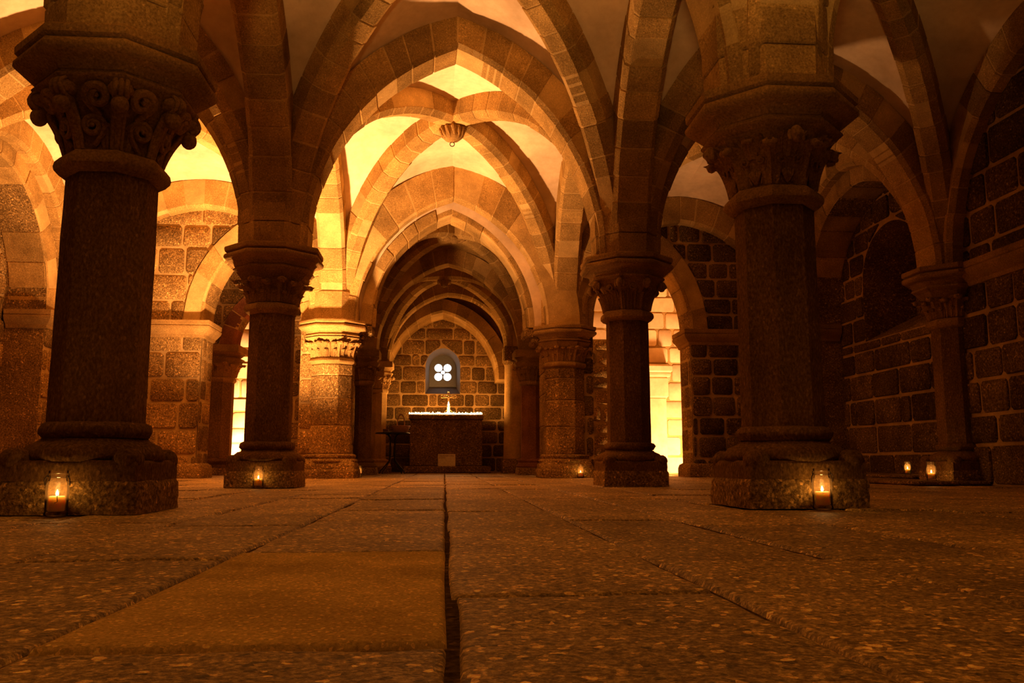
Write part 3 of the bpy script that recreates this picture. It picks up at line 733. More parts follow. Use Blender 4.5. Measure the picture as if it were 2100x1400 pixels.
def capital(root, kind, mat, zc=ZC, zt=ZCT, r0=.222, r1=.40, ast=1.0):
    mb = MB(); H = zt - zc
    mb.lathe([(.235 * ast, zc - .11), (.262 * ast, zc - .10), (.287 * ast, zc - .075), (.292 * ast, zc - .055), (.285 * ast, zc - .03), (.262 * ast, zc - .008), (r0 + .006, zc)], 8, rot=ROT8, jit=.002)
    astragal_top = zc
    mb.lathe([(bell_r(i / 10, r0, r1 - .03), zc - .005 + H * i / 10) for i in range(11)], 8, rot=ROT8)
    cap = mb.build('capital', mat, root, smooth=30)
    B = Bell(r0, r1, zc, zt)
    if kind == 'scroll':
        for i in range(8):
            a = i * PI / 4; v = a + PI / 8; q = 1 if i % 2 else -1
            spiral_mesh(B, a, .36, .05, 1.6, .019, q, .085, .014, .012 * q).build('scroll', mat, cap)
            leaf_mesh(B, a - .20 * q, .032, .0, .52, .035, .01).build('leaf', mat, cap, smooth=70)
            spiral_mesh(B, a, .78, .052, 1.3, .026, -q, .075, .022, -.02 * q).build('scroll', mat, cap)
            crocket_mesh(B, v, .0, .66).build('crocket', mat, cap, smooth=70)
            b = MB(); c = B.surf(v, zc + H * .90, .008); b.ball(c, .060, 14, 9, sc=(1, 1, .72)); er = Vector((math.cos(v), math.sin(v), 0)); et = Vector((-er.y, er.x, 0))
            for q in (-1, 0, 1): b.tube([c + er * (.058 * math.cos(t)) * (1 - .12 * abs(q)) + et * q * .026 + Vector((0, 0, .045 * math.sin(t))) for t in [-1.3 + .33 * k for k in range(9)]], .013, 6)
            b.build('bud', mat, cap, smooth=70)
    elif kind == 'palmette':
        for i in range(8):
            a = i * PI / 4; v = a + PI / 8
            for q in (-1, 1):
                spiral_mesh(B, a, .46, .026, 1.6, .0085, -q, .12, .010, q * .045).build('scroll', mat, cap)
                leaf_mesh(B, a + q * .18, .030, .55, .98, .04, .01).build('leaf', mat, cap, smooth=70)
            for k in (-2, -1, 0, 1, 2):
                b = MB(); pth = []
                for q in range(8):
                    t = q / 7; pth.append(B.surf(a + k * .075 * t ** .8 * (1.15 - .3 * t), zc + H * (.04 + .27 * t * (1 - .07 * abs(k))), .008 + .010 * math.sin(PI * t)))
                b.tube(pth, [.006 + .005 * q / 7 for q in range(8)], 6); b.build('leaf', mat, cap, smooth=70)
            leaf_mesh(B, v, .060, 0.0, .95, .075, .018).build('leaf', mat, cap, smooth=70)
            leaf_mesh(B, a, .045, .50, .98, .045, .012, .014).build('leaf', mat, cap, smooth=70)
            if i % 2 == 0: head_mesh(a, r1 - .005, zc + H * .80, .040).build('carved_head', mat, cap, smooth=80)
    elif kind == 'figure':
        for i in range(8):
            a = i * PI / 4; v = a + PI / 8
            head_mesh(v, r1 - .0, zc + H * .84, .046).build('carved_head', mat, cap, smooth=80)
            leaf_mesh(B, v, .030, 0, .72, .0, .014, .02).build('drapery', mat, cap, smooth=70)
            for q in (-1, 0, 1): leaf_mesh(B, a + q * .15, .026, 0, .95 - .12 * abs(q), .025, .014).build('drapery', mat, cap, smooth=70)
            spiral_mesh(B, a, .72, .032, 1.4, .013, 1 if i % 2 else -1, .06, .02).build('scroll', mat, cap)
    else:
        for i in range(8):
            a = i * PI / 4; v = a + PI / 8
            leaf_mesh(B, v, .070, 0, .93, .095 if kind == 'tongue' else .075, .020, .020).build('leaf', mat, cap, smooth=70)
            if kind == 'fluted':
                for q in (-1, 1): leaf_mesh(B, a + q * .16, .050, 0, .90, .06, .018, .016).build('leaf', mat, cap, smooth=70)
            else: leaf_mesh(B, a, .060, 0, .84, .085, .018, .016).build('leaf', mat, cap, smooth=70)
            for q in (-1, 1): leaf_mesh(B, a + q * PI / 16, .030, 0, .48, .045, .010, .026).build('leaf', mat, cap, smooth=70)
    return cap
AB_PROF = [(.355, ZCT - .012), (.372, ZCT - .002)] + [(.378 + .022 * math.sin(PI * k / 6), ZCT + .006 + .042 * k / 6) for k in range(7)] + [(.380, ZCT + .054)] + [(.386 + .066 * (1 - math.cos(PI / 2 * k / 5)), ZCT + .058 + .052 * math.sin(PI / 2 * k / 5)) for k in range(6)] + [(.455 + .036 * math.sin(PI * k / 8), ZCT + .148 - .034 * math.cos(PI * k / 8)) for k in range(9)] + [(.452, ZCT + .186), (.474, ZCT + .192), (.484, ZCT + .20), (.487, ZAB - .016), (.480, ZAB - .004), (.468, ZAB)]
def abacus(root, mat, scale=1.0, cx=0.0):
    mb = MB(); mb.lathe([(r * scale, z) for r, z in AB_PROF], 8, rot=ROT8, jit=.0025); return mb.build('abacus', mat, root, smooth=40)
def worn_block(mb, hx, hy, z0, z1, seed, rough=.012, n=9, top_round=0.0, tint=1.0):
    rows = []; per = []
    for (ax, ay, bx, by) in ((-1, -1, 1, -1), (1, -1, 1, 1), (1, 1, -1, 1), (-1, 1, -1, -1)):
        for k in range(n): per.append((ax + (bx - ax) * k / n, ay + (by - ay) * k / n))
    m = 7
    for j in range(m + 1):
        t = j / m; z = z0 + (z1 - z0) * t; ins = 0 if t < 1 else .012
        if top_round: ins = top_round * max(0, t - .35) ** 2 * 2.2
        row = []
        for x, y in per:
            X, Y = x * (hx - ins), y * (hy - ins); q = max(abs(x), abs(y)); cr = (abs(x) * abs(y)) ** 8
            f = 1 - .03 * cr - (.10 * cr * t if top_round else 0)
            nz = noise.noise(Vector((X * 7 + seed, Y * 7, z * 9))) * rough + noise.noise(Vector((X * 22 + seed, Y * 22, z * 25))) * rough * .45
            X = X * f + math.copysign(nz, x) * (abs(x) > .99); Y = Y * f + math.copysign(nz, y) * (abs(y) > .99)
            row.append((X, Y, z + (nz * .5 if j == m else 0)))
        rows.append(row)
    mb.rings(rows, tint)
def base_parts(root, seed, mat='shaft', half=.325, off=(0, 0), rs=.225):
    mb = MB(); worn_block(mb, half, half, 0, ZB0, seed); o = mb.build('plinth', 'block', root, smooth=45); 
    mb = MB(); worn_block(mb, half - .01, half - .01, ZB0, ZB0 + .095, seed + 5, .008)
    k = half / .325; q = k * .9
    mb.lathe([(.30 * k, ZB0 + .085), (.318 * k, ZB0 + .10), (.322 * k, ZB0 + .12), (.312 * k, ZB0 + .145), (.292 * k, ZB0 + .165), (.268 * k, ZB0 + .178), (.246 * k, ZB0 + .186), (.236 * k, ZB0 + .20), (.243 * q, ZS0 - .082), (.268 * q, ZS0 - .076), (.284 * q, ZS0 - .055), (.286 * q, ZS0 - .035), (.272 * q, ZS0 - .012), (.245 * q, ZS0 - .002), (.22 * q, ZS0)], 16, rot=PI / 16, jit=.005)
    for sx in (-1, 1):
        for sy in (-1, 1):
            mb.ball((sx * half * .78, sy * half * .78, ZB0 + .095), .072, 12, 8, sc=(1, 1, .85))
    mb.build('base', mat, root, smooth=45)
def column(name, label, p, kind, mat='shaft', seed=1, capmat='carved', rs=.207, taper=.004):
    root = empty(name, (p.x, p.y, 0), label, 'column')
    base_parts(root, seed, mat)
    mb = MB(); prof = [(rs, ZS0 - .005), (rs, ZS0 + .01)] + [(rs - taper * i / 8, ZS0 + (ZS1 - ZS0) * i / 8) for i in range(1, 9)]
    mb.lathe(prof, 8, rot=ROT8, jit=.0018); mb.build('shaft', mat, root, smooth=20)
    capital(root, kind, capmat, r0=.202, r1=.365, ast=.885); abacus(root, capmat, .925)
    return root
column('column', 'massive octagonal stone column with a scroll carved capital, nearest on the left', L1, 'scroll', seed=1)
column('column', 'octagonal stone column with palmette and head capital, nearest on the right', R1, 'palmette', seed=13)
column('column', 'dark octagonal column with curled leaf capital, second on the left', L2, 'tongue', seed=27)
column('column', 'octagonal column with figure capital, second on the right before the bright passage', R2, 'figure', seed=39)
# springer blocks over the abaci, where all ribs merge
def springer(label, p, seed):
    mb = MB(); z = ZAB
    for k, (h, r) in enumerate(((.22, .335), (.30, .345), (.34, .36))):
        mb.lathe([(r - .006, z + .003), (r, z + .012), (r + .006, z + h - .012), (r, z + h - .003)], 8, rot=ROT8, tint=rng.uniform(.8, 1.15), jit=.003); z += h
    o = mb.build('springer', ['rib'], smooth=25, loc=(p.x, p.y, 0)); return tag(o, label, 'springer block')
springer('lit springer stones gathered above the scroll capital at the top left', L1, 1)
springer('weathered springer stones above the palmette capital at the top right', R1, 2)
springer('dark springer stones above the second left column where its ribs fan out', L2, 3)
springer('dark springer stones above the second right column where its ribs fan out', R2, 4)

def pier(name, label, p, seed, kind, rs=.295, k=1.12):
    root = empty(name, (p.x, p.y, 0), label, 'pier')
    mb = MB(); worn_block(mb, .41, .41, 0, .13, seed, .022); mb.build('plinth', 'block', root, smooth=45)
    mb = MB(); worn_block(mb, .39, .39, .13, .25, seed + 3, .024, top_round=.06); mb.lathe([(.38, .22), (.395, .25), (.37, .275), (.345, .285), (.36, .30), (.365, .325), (.34, .345), (.32, .35)], 8, rot=ROT8, jit=.006); mb.build('base', 'block', root, smooth=45)
    mb = MB(); zs = [.345, .76, 1.16, 1.50, ZS1]
    for a, b in zip(zs[:-1], zs[1:]):
        r = rs + rng.uniform(-.006, .006); mb.lathe([(r - .01, a + .006), (r, a + .018), (r, (a + b) / 2), (r, b - .018), (r - .01, b - .006)], 8, rot=ROT8, tint=rng.uniform(.7, 1.25), jit=.004)
    mb.lathe([(rs - .012, .345), (rs - .012, ZS1)], 8, rot=ROT8, mat=1)
    mb.build('shaft', ['block', 'mortar'], root, smooth=25)
    c = capital(root, kind, 'carved', r0=.275, r1=.43, ast=1.14); abacus(root, 'carved', 1.0)
    return root
pier('pier', 'golden lit octagonal pier of stacked granite, left of the chancel', L3, 3, 'fluted')
pier('pier', 'octagonal pier of stacked granite, right of the chancel, one face in shadow', R3, 9, 'fluted')
def springer2(label, p):
    mb = MB(); mb.lathe([(.36, ZAB), (.365, ZAB + .01), (.365, ZAB + .42), (.35, ZAB + .43)], 8, rot=ROT8); return tag(mb.build('springer', ['rib'], loc=(p.x, p.y, 0), smooth=25), label, 'springer block')
springer2('bright springer stone above the golden lit left pier', L3); springer2('springer stone above the right pier of the chancel', R3)

def slim(name, label, p, mat, kind='tongue', s=.70, top=SPR, capmat='carved', cat='column', half=.27):
    """slimmer column of the chancel: same order of parts, scaled"""
    root = empty(name, (p.x, p.y, 0), label, cat)
    mb = MB(); worn_block(mb, half, half, 0, .13, rng.random() * 50); mb.build('plinth', 'block', root, smooth=45)
    mb = MB(); r = .225 * s; mb.lathe([(half - .02, .12), (half, .15), (half - .02, .19), (r + .05, .22), (r + .07, .25), (r + .06, .275), (r + .01, .29), (r, .30)], 16, jit=.003); mb.build('base', mat, root, smooth=45)
    zc = top - .56
    mb = MB(); mb.lathe([(r, .29)] + [(r, .3 + (zc - .1 - .3) * i / 6) for i in range(7)], 8, rot=ROT8, jit=.0015); mb.build('shaft', mat, root, smooth=20)
    mb = MB(); k = s
    cap_root = capital(root, kind, capmat, zc=zc, zt=zc + .33, r0=r + .0, r1=.33 * (s + .25))
    # astragal of capital() is full size: slim the neck by rebuilding it
    me = cap_root.data
    for v in me.vertices:
        if v.co.z < zc - .004:
            d = math.hypot(v.co.x, v.co.y); q = (r + .03) / .29; v.co.x *= q; v.co.y *= q
    mb = MB(); zt = zc + .33; f = .33 * (s + .25) / .40
    mb.box((-.30 * f / .8, -.30 * f / .8, zt + .10), (.30 * f / .8, .30 * f / .8, top), bev=.01); mb.lathe([(.30 * f, zt - .01), (.31 * f, zt + .02), (.30 * f, zt + .03), (.36 * f, zt + .08), (.37 * f, zt + .11)], 8, rot=ROT8)
    mb.build('abacus', capmat, root, smooth=28)
    return root
slim('column', 'slim dark octagonal column in shadow just right of the golden lit pier', C1L, 'shaft')
slim('column', 'slim reddish octagonal column with a plaited capital left of the right pier', C1R, 'redstone', kind='fluted', s=.80)
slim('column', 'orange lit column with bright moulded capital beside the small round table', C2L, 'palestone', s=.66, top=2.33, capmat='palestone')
slim('column', 'dark shadowed column inside the left passage beside the glaring lit wall', Vector((-4.06, 15.75)), 'shaft', s=1.0, half=.235)
masonry('wall_left_passage_arch', (0, 15.6, 0), (1, 0, 0), (0, -1, 0), -6.3, -2.05, 2.32, 4.6, opening=(-3.80, -2.2, 2.33, 3.25), thick=.4, ring=.26, seed=37)
arch('opening_arch', 'dark reddish arch deep inside the left passage above the shadowed passage column', span(Vector((-3.80, 15.78)), Vector((-2.2, 15.78)), 3.25, off=0, t=.26, zs=2.33), .44, mats=('redstone', 'ribmortar'))
# pale round column with a block capital
root = empty('column', (C2R.x, C2R.y, 0), 'pale smooth round column with a rough block capital right of the altar', 'column')
mb = MB(); worn_block(mb, .24, .24, 0, .30, 77); mb.build('plinth', 'block', root, smooth=45)
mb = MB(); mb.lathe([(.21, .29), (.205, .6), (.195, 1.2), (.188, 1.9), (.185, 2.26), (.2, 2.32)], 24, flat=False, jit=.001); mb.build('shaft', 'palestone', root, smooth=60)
mb = MB(); mb.lathe([(.19, 2.29), (.215, 2.33), (.23, 2.36)], 16, flat=False); mb.box((-.225, -.225, 2.35), (.225, .225, 2.69), bev=.03); mb.build('capital', 'block', root, smooth=40)
# half column against the right wall
Q = Vector((5.51, 8.72))
column('wall_column', 'dim octagonal column with leaf capital attached to the right wall, two candles at its foot', Q, 'tongue', seed=61, rs=.215)
mb = MB()
z = 0
while z < 2.3:
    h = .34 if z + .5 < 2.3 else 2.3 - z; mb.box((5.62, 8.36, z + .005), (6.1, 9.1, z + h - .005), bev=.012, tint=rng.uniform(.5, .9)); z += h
tag(mb.build('wall_right_pilaster', ['block']), kind='structure')
# hanging boss with ring, and small bosses
root = empty('vault_boss', (B2.x, B2.y, 4.6), 'carved pendant boss with a small iron ring where the lit nave ribs cross', 'vault boss')
mb = MB(); mb.lathe([(.10, .06), (.145, .03), (.15, -.03), (.14, -.09), (.12, -.14), (.085, -.175), (.04, -.19), (.015, -.2)], 14, flat=False, jit=.004)
mb.build('pendant', 'carved', root, smooth=50)
for i in range(12):
    a = 2 * PI * i / 12; b = MB(); b.tube([(.12 * math.cos(a), .12 * math.sin(a), .03), (.158 * math.cos(a), .158 * math.sin(a), -.03), (.135 * math.cos(a + .2), .135 * math.sin(a + .2), -.11), (.09 * math.cos(a + .3), .09 * math.sin(a + .3), -.16)], [.022, .024, .018, .01], 7); b.build('flute', 'carved', root)
b = MB(); b.tube([(.03 * math.cos(t * PI / 8), 0, -.225 + .03 * math.sin(t * PI / 8)) for t in range(16)], .006, 6, closed=True); b.build('ring', 'iron', root)
root = empty('vault_boss', (CB1.x, CB1.y, 4.10), 'small flower boss at the first crossing of the chancel ribs', 'vault boss')
mb = MB(); mb.lathe([(.17, .04), (.18, 0), (.15, -.03), (.06, -.05), (.02, -.07)], 12, flat=False, jit=.01); mb.build('disc', 'carved', root, smooth=50)
for i in range(8):
    a = 2 * PI * i / 8; b = MB(); b.ball((.14 * math.cos(a), .14 * math.sin(a), -.02), .06, 8, 6, sc=(1, 1, .5)); b.build('petal', 'carved', root)
root = empty('vault_boss', (CB2.x, CB2.y, 3.92), 'boss with dark carved heads at the second crossing of the chancel ribs', 'vault boss')
mb = MB(); mb.lathe([(.12, .06), (.13, 0), (.10, -.06), (.04, -.10)], 12, flat=False, jit=.01); mb.build('core', 'carved', root, smooth=50)
for a in (-PI / 2 - .75, -PI / 2 + .0, -PI / 2 + .75, PI / 2): head_mesh(a, .12, -.02 if a != -PI / 2 else -.09, .065).build('carved_head', 'carved', root)

# lit pilaster with moulding on the right chapel wall
root = empty('pilaster', (3.98, 16.2, 0), 'brightly lit pilaster with moulded capital inside the right passage', 'pilaster')
mb = MB(); mb.box((-.26, -.2, 0), (.26, .1, 1.45), bev=.015); mb.build('shaft', 'plaster', root)
mb = MB(); mb.box((-.30, -.24, 1.45), (.30, .1, 1.85), bev=.03); mb.box((-.34, -.28, 1.85), (.34, .1, 1.93), bev=.02); mb.box((-.37, -.31, 1.93), (.37, .1, 2.08), bev=.03); mb.build('capital', 'plaster', root)

# ------------------------------------------------------------------ altar group
root = empty('altar', (.04, 18.75, 0), 'granite block altar on a low step under the small window', 'altar')
mb = MB(); mb.box((-.90, -.60, 0), (.95, .52, .145), bev=.015, tint=.75); mb.build('step', 'block', root)
mb = MB(); mb.box((-.77, -.45, .145), (.77, .45, 1.13), bev=.015, tint=.9); mb.build('body', 'block', root)
mb = MB(); mb.box((-.80, -.48, 1.13), (.80, .48, 1.23), bev=.015, tint=1.0); mb.build('mensa', 'block', root)
mb = MB(); mb.box((-.05, -.05, .145), (.05, .05, .146)); 
ZA_ = 1.231
for i in range(0): pass
nT = 42
tc0 = None
for i in range(nT):
    x = -.745 + 1.545 * i / (nT - 1) + rng.uniform(-.006, .006); y = 18.36 + rng.uniform(-.012, .03)
    if i == 0:
        r0_ = empty('tealight', (x, y, ZA_), 'lit tealight in the glowing row along the front edge of the altar', 'candle', 'tealights along the altar edge')
        mb = MB(); mb.lathe([(.0175, 0), (.0185, .003), (.0185, .016), (.0165, .016), (.0165, .012)], 12, flat=False); c = mb.build('cup', 'tin', r0_)
        mb = MB(); mb.lathe([(.004, .012), (.013, .018), (.0165, .026), (.014, .038), (.006, .050), (.001, .058)], 8, flat=False); f = mb.build('flame', 'flame_small', r0_)
        tc0 = (r0_, c, f)
    else:
        a, b, c = tc0; n_ = a.copy(); n_.location = (x, y, ZA_); COL.objects.link(n_)
        for q in (b, c):
            w = q.copy(); w.parent = n_; COL.objects.link(w)
            if q is c: w.scale = (1, 1, rng.uniform(.7, 1.25))
# large candle with scrolled holder
root = empty('candle', (.085, 18.62, ZA_), 'tall lit pillar candle in a scrolled holder on the altar', 'candle')
mb = MB(); mb.lathe([(.033, .06), (.034, .07), (.034, .19), (.03, .195)], 16, flat=False); mb.build('wax', 'wax', root, smooth=50)
mb = MB(); mb.lathe([(.003, .195), (.017, .21), (.021, .235), (.013, .27), (.003, .31)], 10, flat=False); mb.build('flame', 'flame', root, smooth=60)
mb = MB(); mb.lathe([(.07, 0), (.07, .01), (.02, .02), (.018, .05), (.05, .056), (.05, .062)], 16, flat=False)
for s in (-1, 1): mb.tube([(s * (.045 + .035 * math.sin(t)), 0, .075 + .035 * math.cos(t) * -1) for t in [k * PI * 1.7 / 12 for k in range(13)]], .006, 6)
mb.build('holder', 'brass', root, smooth=50)
# crucifix
root = empty('crucifix', (.085, 18.80, ZA_), 'wrought metal crucifix with a small figure standing behind the tall altar candle', 'crucifix')
mb = MB()
o_ = .018
outl = [(-o_, .10), (-o_, .40), (-.165, .40), (-.165, .455), (-o_, .455), (-o_, .53), (o_, .53), (o_, .455), (.165, .455), (.165, .40), (o_, .40), (o_, .10)]
for a, b in zip(outl, outl[1:] + outl[:1]): mb.tube([(a[0], 0, a[1]), (b[0], 0, b[1])], .0055, 6)
mb.build('cross', 'brass', root)
mb = MB(); mb.lathe([(.07, 0), (.068, .02), (.02, .04), (.014, .10)], 14, flat=False); mb.build('foot', 'brass', root, smooth=50)
# figure: one continuous skinned body
sk = bpy.data.meshes.new('figure')
J = [(0, -.022, .29), (0, -.025, .355), (0, -.024, .405), (0, -.03, .425), (0, -.038, .452), (.045, -.02, .418), (.09, -.016, .43), (.14, -.014, .437), (-.045, -.02, .418), (-.09, -.016, .43), (-.14, -.014, .437), (.018, -.03, .275), (.014, -.045, .215), (.005, -.025, .15), (-.018, -.03, .275), (-.014, -.045, .215), (-.005, -.025, .15)]
ED = [(0, 1), (1, 2), (2, 3), (3, 4), (2, 5), (5, 6), (6, 7), (2, 8), (8, 9), (9, 10), (0, 11), (11, 12), (12, 13), (0, 14), (14, 15), (15, 16)]
RD = [.022, .022, .022, .010, .020, .013, .010, .007, .013, .010, .007, .017, .013, .008, .017, .013, .008]
sk.from_pydata(J, ED, []); sk.materials.append(MATS['brass'])
so = bpy.data.objects.new('figure', sk); COL.objects.link(so); so.parent = root
so.modifiers.new('skin', 'SKIN'); so.modifiers.new('sub', 'SUBSURF').levels = 1; so.modifiers['sub'].render_levels = 2
for v, r in zip(sk.skin_vertices[0].data, RD): v.radius = (r, r)
sk.skin_vertices[0].data[0].use_root = True
# notice card
root = empty('sign', (.055, 18.22, .146), 'small pale notice card leaning against the foot of the altar', 'sign', rz=0)
mb = MB(); mb.box((-.185, 0, 0), (.185, .012, .255)); cd = mb.build('card', 'paper', root); cd.rotation_euler = (R(-10), 0, 0)
for body, zz, wd in (('Zapalování svíce', .205, .315), ('prosíme', .165, .135)):
    cu = bpy.data.curves.new('text', 'FONT'); cu.body = body; cu.size = .034; cu.extrude = .0006; cu.materials.append(MATS['ink'])
    t_ = bpy.data.objects.new('lettering_curve', cu); COL.objects.link(t_); dg = bpy.context.evaluated_depsgraph_get()
    me = bpy.data.meshes.new_from_object(t_.evaluated_get(dg)); bpy.data.objects.remove(t_)
    t = bpy.data.objects.new('lettering', me); COL.objects.link(t); t.parent = cd; t.location = (-.165, -.0015, zz); t.rotation_euler = (R(90), 0, 0); t.scale = (wd / t.dimensions.x,) * 3 if t.dimensions.x else (1, 1, 1)
# bistro table, basket and dishes
TP = Vector((-1.03, 17.25))
root = empty('table', (TP.x, TP.y, 0), 'small round black bistro table with tubular legs left of the altar', 'table')
mb = MB(); mb.lathe([(.33, .785), (.345, .79), (.35, .80), (.345, .812), (.33, .815)], 36, flat=False); mb.build('table_top', 'blackmetal', root, smooth=40)
for i in range(4):
    a = PI / 4 + i * PI / 2 + .2; c, s = math.cos(a), math.sin(a); b = MB()
    b.tube([(c * r, s * r, z) for r, z in ((.17, .785), (.12, .77), (.075, .72), (.065, .66), (.065, .32), (.085, .25), (.15, .18), (.24, .10), (.30, .05), (.315, .0))], .011, 8); b.build('leg', 'blackmetal', root, smooth=50)
b = MB()
for z in (.34, .66): b.tube([(.065 * math.cos(t * PI / 8), .065 * math.sin(t * PI / 8), z) for t in range(16)], .008, 6, closed=True)
b.build('brace_ring', 'blackmetal', root, smooth=50)
root = empty('basket', (TP.x + .16, TP.y - .02, .816), 'wicker basket with a tall hoop handle on the small round table', 'basket')
mb = MB(); n = 40
for k in range(9):
    z = .008 + k * .0135; r = .115 + .062 * (k / 8) ** .8
    mb.tube([(r * math.cos(2 * PI * t / n), r * .8 * math.sin(2 * PI * t / n), z + .004 * (1 if (t + k) % 2 else -1)) for t in range(n)], .009, 6, closed=True, tint=.9 + .2 * (k % 2))
mb.lathe([(.11, .002), (.11, .008)], 20, flat=False); mb.build('body', 'wicker', root, smooth=50)
mb = MB(); mb.tube([(.182 * math.cos(2 * PI * t / n), .146 * math.sin(2 * PI * t / n), .125) for t in range(n)], .012, 7, closed=True); mb.build('rim', 'wicker', root, smooth=50)
mb = MB(); mb.tube([(.072 * math.cos(t), 0.0, .12 + .24 * math.sin(t) ** .8) for t in [PI * k / 18 for k in range(19)]], .011, 7); mb.build('handle', 'wicker', root, smooth=50)
root = empty('box', (TP.x - .14, TP.y - .02, .816), 'small wooden box on the round table left of the basket', 'box')
mb = MB(); mb.box((-.055, -.05, 0), (.055, .05, .055), bev=.004); mb.build('body', 'wood', root); mb = MB(); mb.box((-.06, -.055, .055), (.06, .055, .066), bev=.003); mb.build('lid', 'wood', root)
root = empty('dish', (TP.x - .11, TP.y - .17, .816), 'shiny shallow brass dish at the front of the round table', 'dish')
mb = MB(); mb.lathe([(.03, 0), (.05, .004), (.065, .014), (.067, .016), (.062, .016), (.045, .008), (.001, .006)], 24, flat=False); o = mb.build('bowl', 'brass', root, smooth=50)

# ------------------------------------------------------------------ candles in preserving jars
def jar(p, z, h, label, burn=.42, energy=.35, rz=0.0):
    root = empty('candle_jar', (p[0], p[1], z), label, 'candle', rz=rz); k = h / .2
    mb = MB(); pr = [(.040, 0), (.048, .004), (.050, .012), (.046, .02), (.047, .03), (.048, .12), (.046, .142), (.037, .158), (.036, .168), (.044, .172), (.045, .178), (.044, .186), (.040, .188), (.040, .2), (.037, .2), (.036, .166), (.043, .14), (.0445, .12), (.0440, .03), (.040, .022), (.001, .02)]
    mb.lathe([(r * k, zz * k) for r, zz in pr], 28, flat=False); mb.build('glass', 'jarglass', root, smooth=50)
    wh = .2 * burn * k
    mb = MB(); mb.lathe([(.033 * k, .022 * k), (.034 * k, .026 * k), (.034 * k, wh - .006), (.031 * k, wh), (.001, wh - .006)], 20, flat=False); w = mb.build('wax', 'wax', root, smooth=50)
    mb = MB(); mb.tube([(0, 0, wh - .006), (0, 0, wh + .006)], .0015, 5); mb.build('wick', 'ink', w)
    mb = MB(); mb.lathe([(.0015, wh + .001), (.0055 * k, wh + .005), (.0068 * k, wh + .011), (.0042 * k, wh + .019), (.001, wh + .028)], 10, flat=False); mb.build('flame', 'flame', root, smooth=60)
    for s in (-1, 1):
        mb = MB(); mb.tube([(s * .045 * k, -.01 * k, .178 * k), (s * .056 * k, -.012 * k, .158 * k), (s * .054 * k, -.004 * k, .135 * k), (s * .049 * k, 0, .165 * k)], .0022, 5); mb.build('wire_clip', 'iron', root)
    mb = MB(); mb.tube([(.02 * k, -.047 * k, .10 * k), (.024 * k, -.050 * k, .065 * k), (.012 * k, -.051 * k, .060 * k)], .0018, 5); mb.build('wire_hook', 'iron', root)
    ld = bpy.data.lights.new('candle_glow', 'POINT'); ld.energy = energy; ld.color = (1.0, .50, .14); ld.shadow_soft_size = .012
    lo = bpy.data.objects.new('candle_glow', ld); COL.objects.link(lo); lo.parent = root; lo.location = (0, 0, wh + .022)
jar((-1.712, 3.98), 0, .20, 'lit candle in a clip top glass jar before the plinth of the nearest left column', .44, .5)
jar((-1.69, 8.02), 0, .20, 'lit candle in a glass jar at the foot of the second left column', .42, .5)
jar((-1.30, 13.35), 0, .18, 'lit candle jar half hidden behind the base of the golden lit pier', .42, .5)
jar((2.02, 12.62), 0, .20, 'lit candle in a glass jar at the foot of the right chancel pier', .40, .5)
jar((1.905, 4.215), 0, .205, 'lit candle in a clip top glass jar before the plinth of the nearest right column', .44, .5)
jar((4.985, 8.45), .046, .195, 'lit candle jar touching the base of the dim wall column at far right', .40, .5)
jar((5.49, 9.8), .086, .155, 'small lit candle jar on the ledge below the right wall', .42, .5)

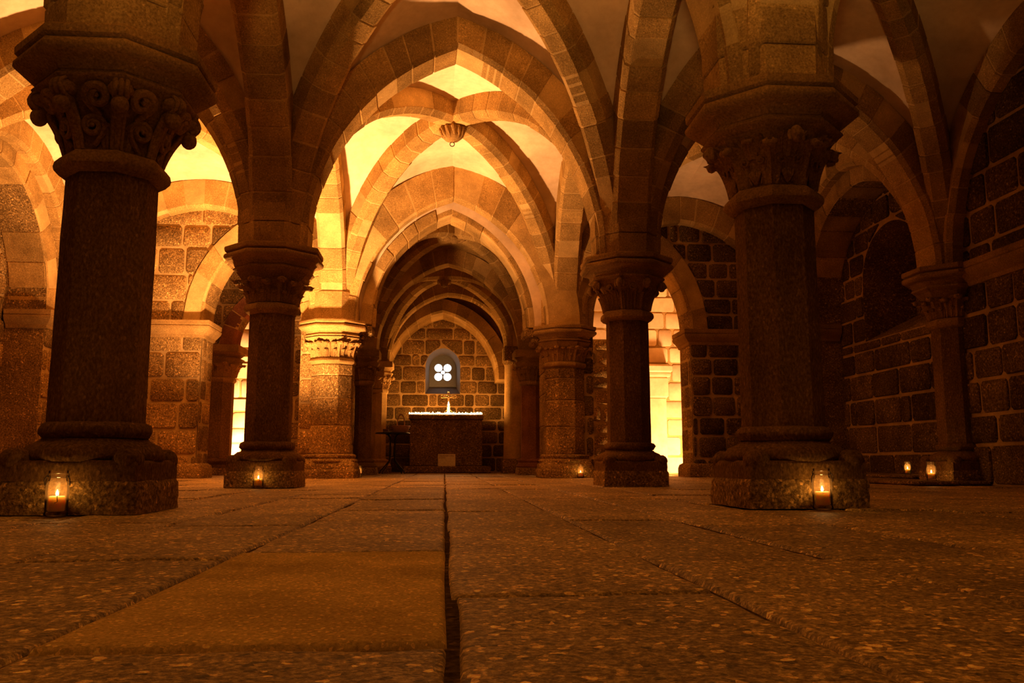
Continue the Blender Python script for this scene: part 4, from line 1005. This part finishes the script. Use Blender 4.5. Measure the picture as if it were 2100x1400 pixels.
# ------------------------------------------------------------------ lights
def spot(name, loc, target, energy, col, ang, blend=.6, size=.12):
    d = bpy.data.lights.new(name, 'SPOT'); d.energy = energy; d.color = col; d.spot_size = R(ang); d.spot_blend = blend; d.shadow_soft_size = size
    o = bpy.data.objects.new(name, d); COL.objects.link(o); o.location = loc
    o.rotation_euler = (Vector(target) - Vector(loc)).to_track_quat('-Z', 'Y').to_euler(); return o
def point(name, loc, energy, col, size=.05):
    d = bpy.data.lights.new(name, 'POINT'); d.energy = energy; d.color = col; d.shadow_soft_size = size
    o = bpy.data.objects.new(name, d); COL.objects.link(o); o.location = loc; return o
WARM = (1.0, .475, .20)
spot('floodlight_left', (-2.30, 11.05, .16), (-2.25, 10.7, 4.5), 3500, WARM, 138, 1.0)
spot('floodlight_left_passage', (-3.45, 16.45, .12), (-4.0, 17.4, .60), 1500, WARM, 120, .6)
spot('floodlight_right_passage', (4.75, 14.6, .12), (4.0, 16.2, 1.3), 800, WARM, 150, .5)
spot('floodlight_rear', (-.5, -1.2, .25), (-.1, .8, 4.6), 1500, (1.0, .51, .16), 100, .8, .2)
for x in (-.55, 0.04, .63): point('altar_glow', (x, 18.40, ZA_ + .06), 30.0, (1.0, .40, .10), .03)
point('altar_candle_glow', (.085, 18.50, ZA_ + .28), 14.0, (1.0, .40, .10), .03)
ad = bpy.data.lights.new('window_daylight', 'AREA'); ad.energy = .25; ad.color = (1.0, .96, .90); ad.size = .4
ao = bpy.data.objects.new('window_daylight', ad); COL.objects.link(ao); ao.location = (-.05, 20.08, 2.33); ao.rotation_euler = (R(-90), 0, 0)

w = bpy.data.worlds.new('World'); scn.world = w; w.use_nodes = True
w.node_tree.nodes['Background'].inputs[0].default_value = (1.0, .5, .16, 1); w.node_tree.nodes['Background'].inputs[1].default_value = 0.01

# ------------------------------------------------------------------ camera
cd = bpy.data.cameras.new('Camera'); cam = bpy.data.objects.new('Camera', cd); COL.objects.link(cam)
F = 1742.0; cd.sensor_width = 36; cd.sensor_fit = 'HORIZONTAL'; cd.lens = F / 2100 * 36; cd.clip_start = .02
yaw = math.atan((1050 - 912) / F); pit = math.atan((946 - 700) / F)
cam.location = (0, 0, .24); cam.rotation_euler = (PI / 2 + pit, 0, -yaw)
scn.camera = cam
scn.view_settings.view_transform = 'Standard'; scn.view_settings.look = 'None'; scn.view_settings.gamma = 1.0; scn.view_settings.use_curve_mapping = False
scn.view_settings.exposure = 0.0
scn.cycles.max_bounces = 7; scn.cycles.diffuse_bounces = 4; scn.cycles.transparent_max_bounces = 12
scn.cycles.caustics_reflective = False; scn.cycles.caustics_refractive = False; scn.cycles.sample_clamp_indirect = 4.0
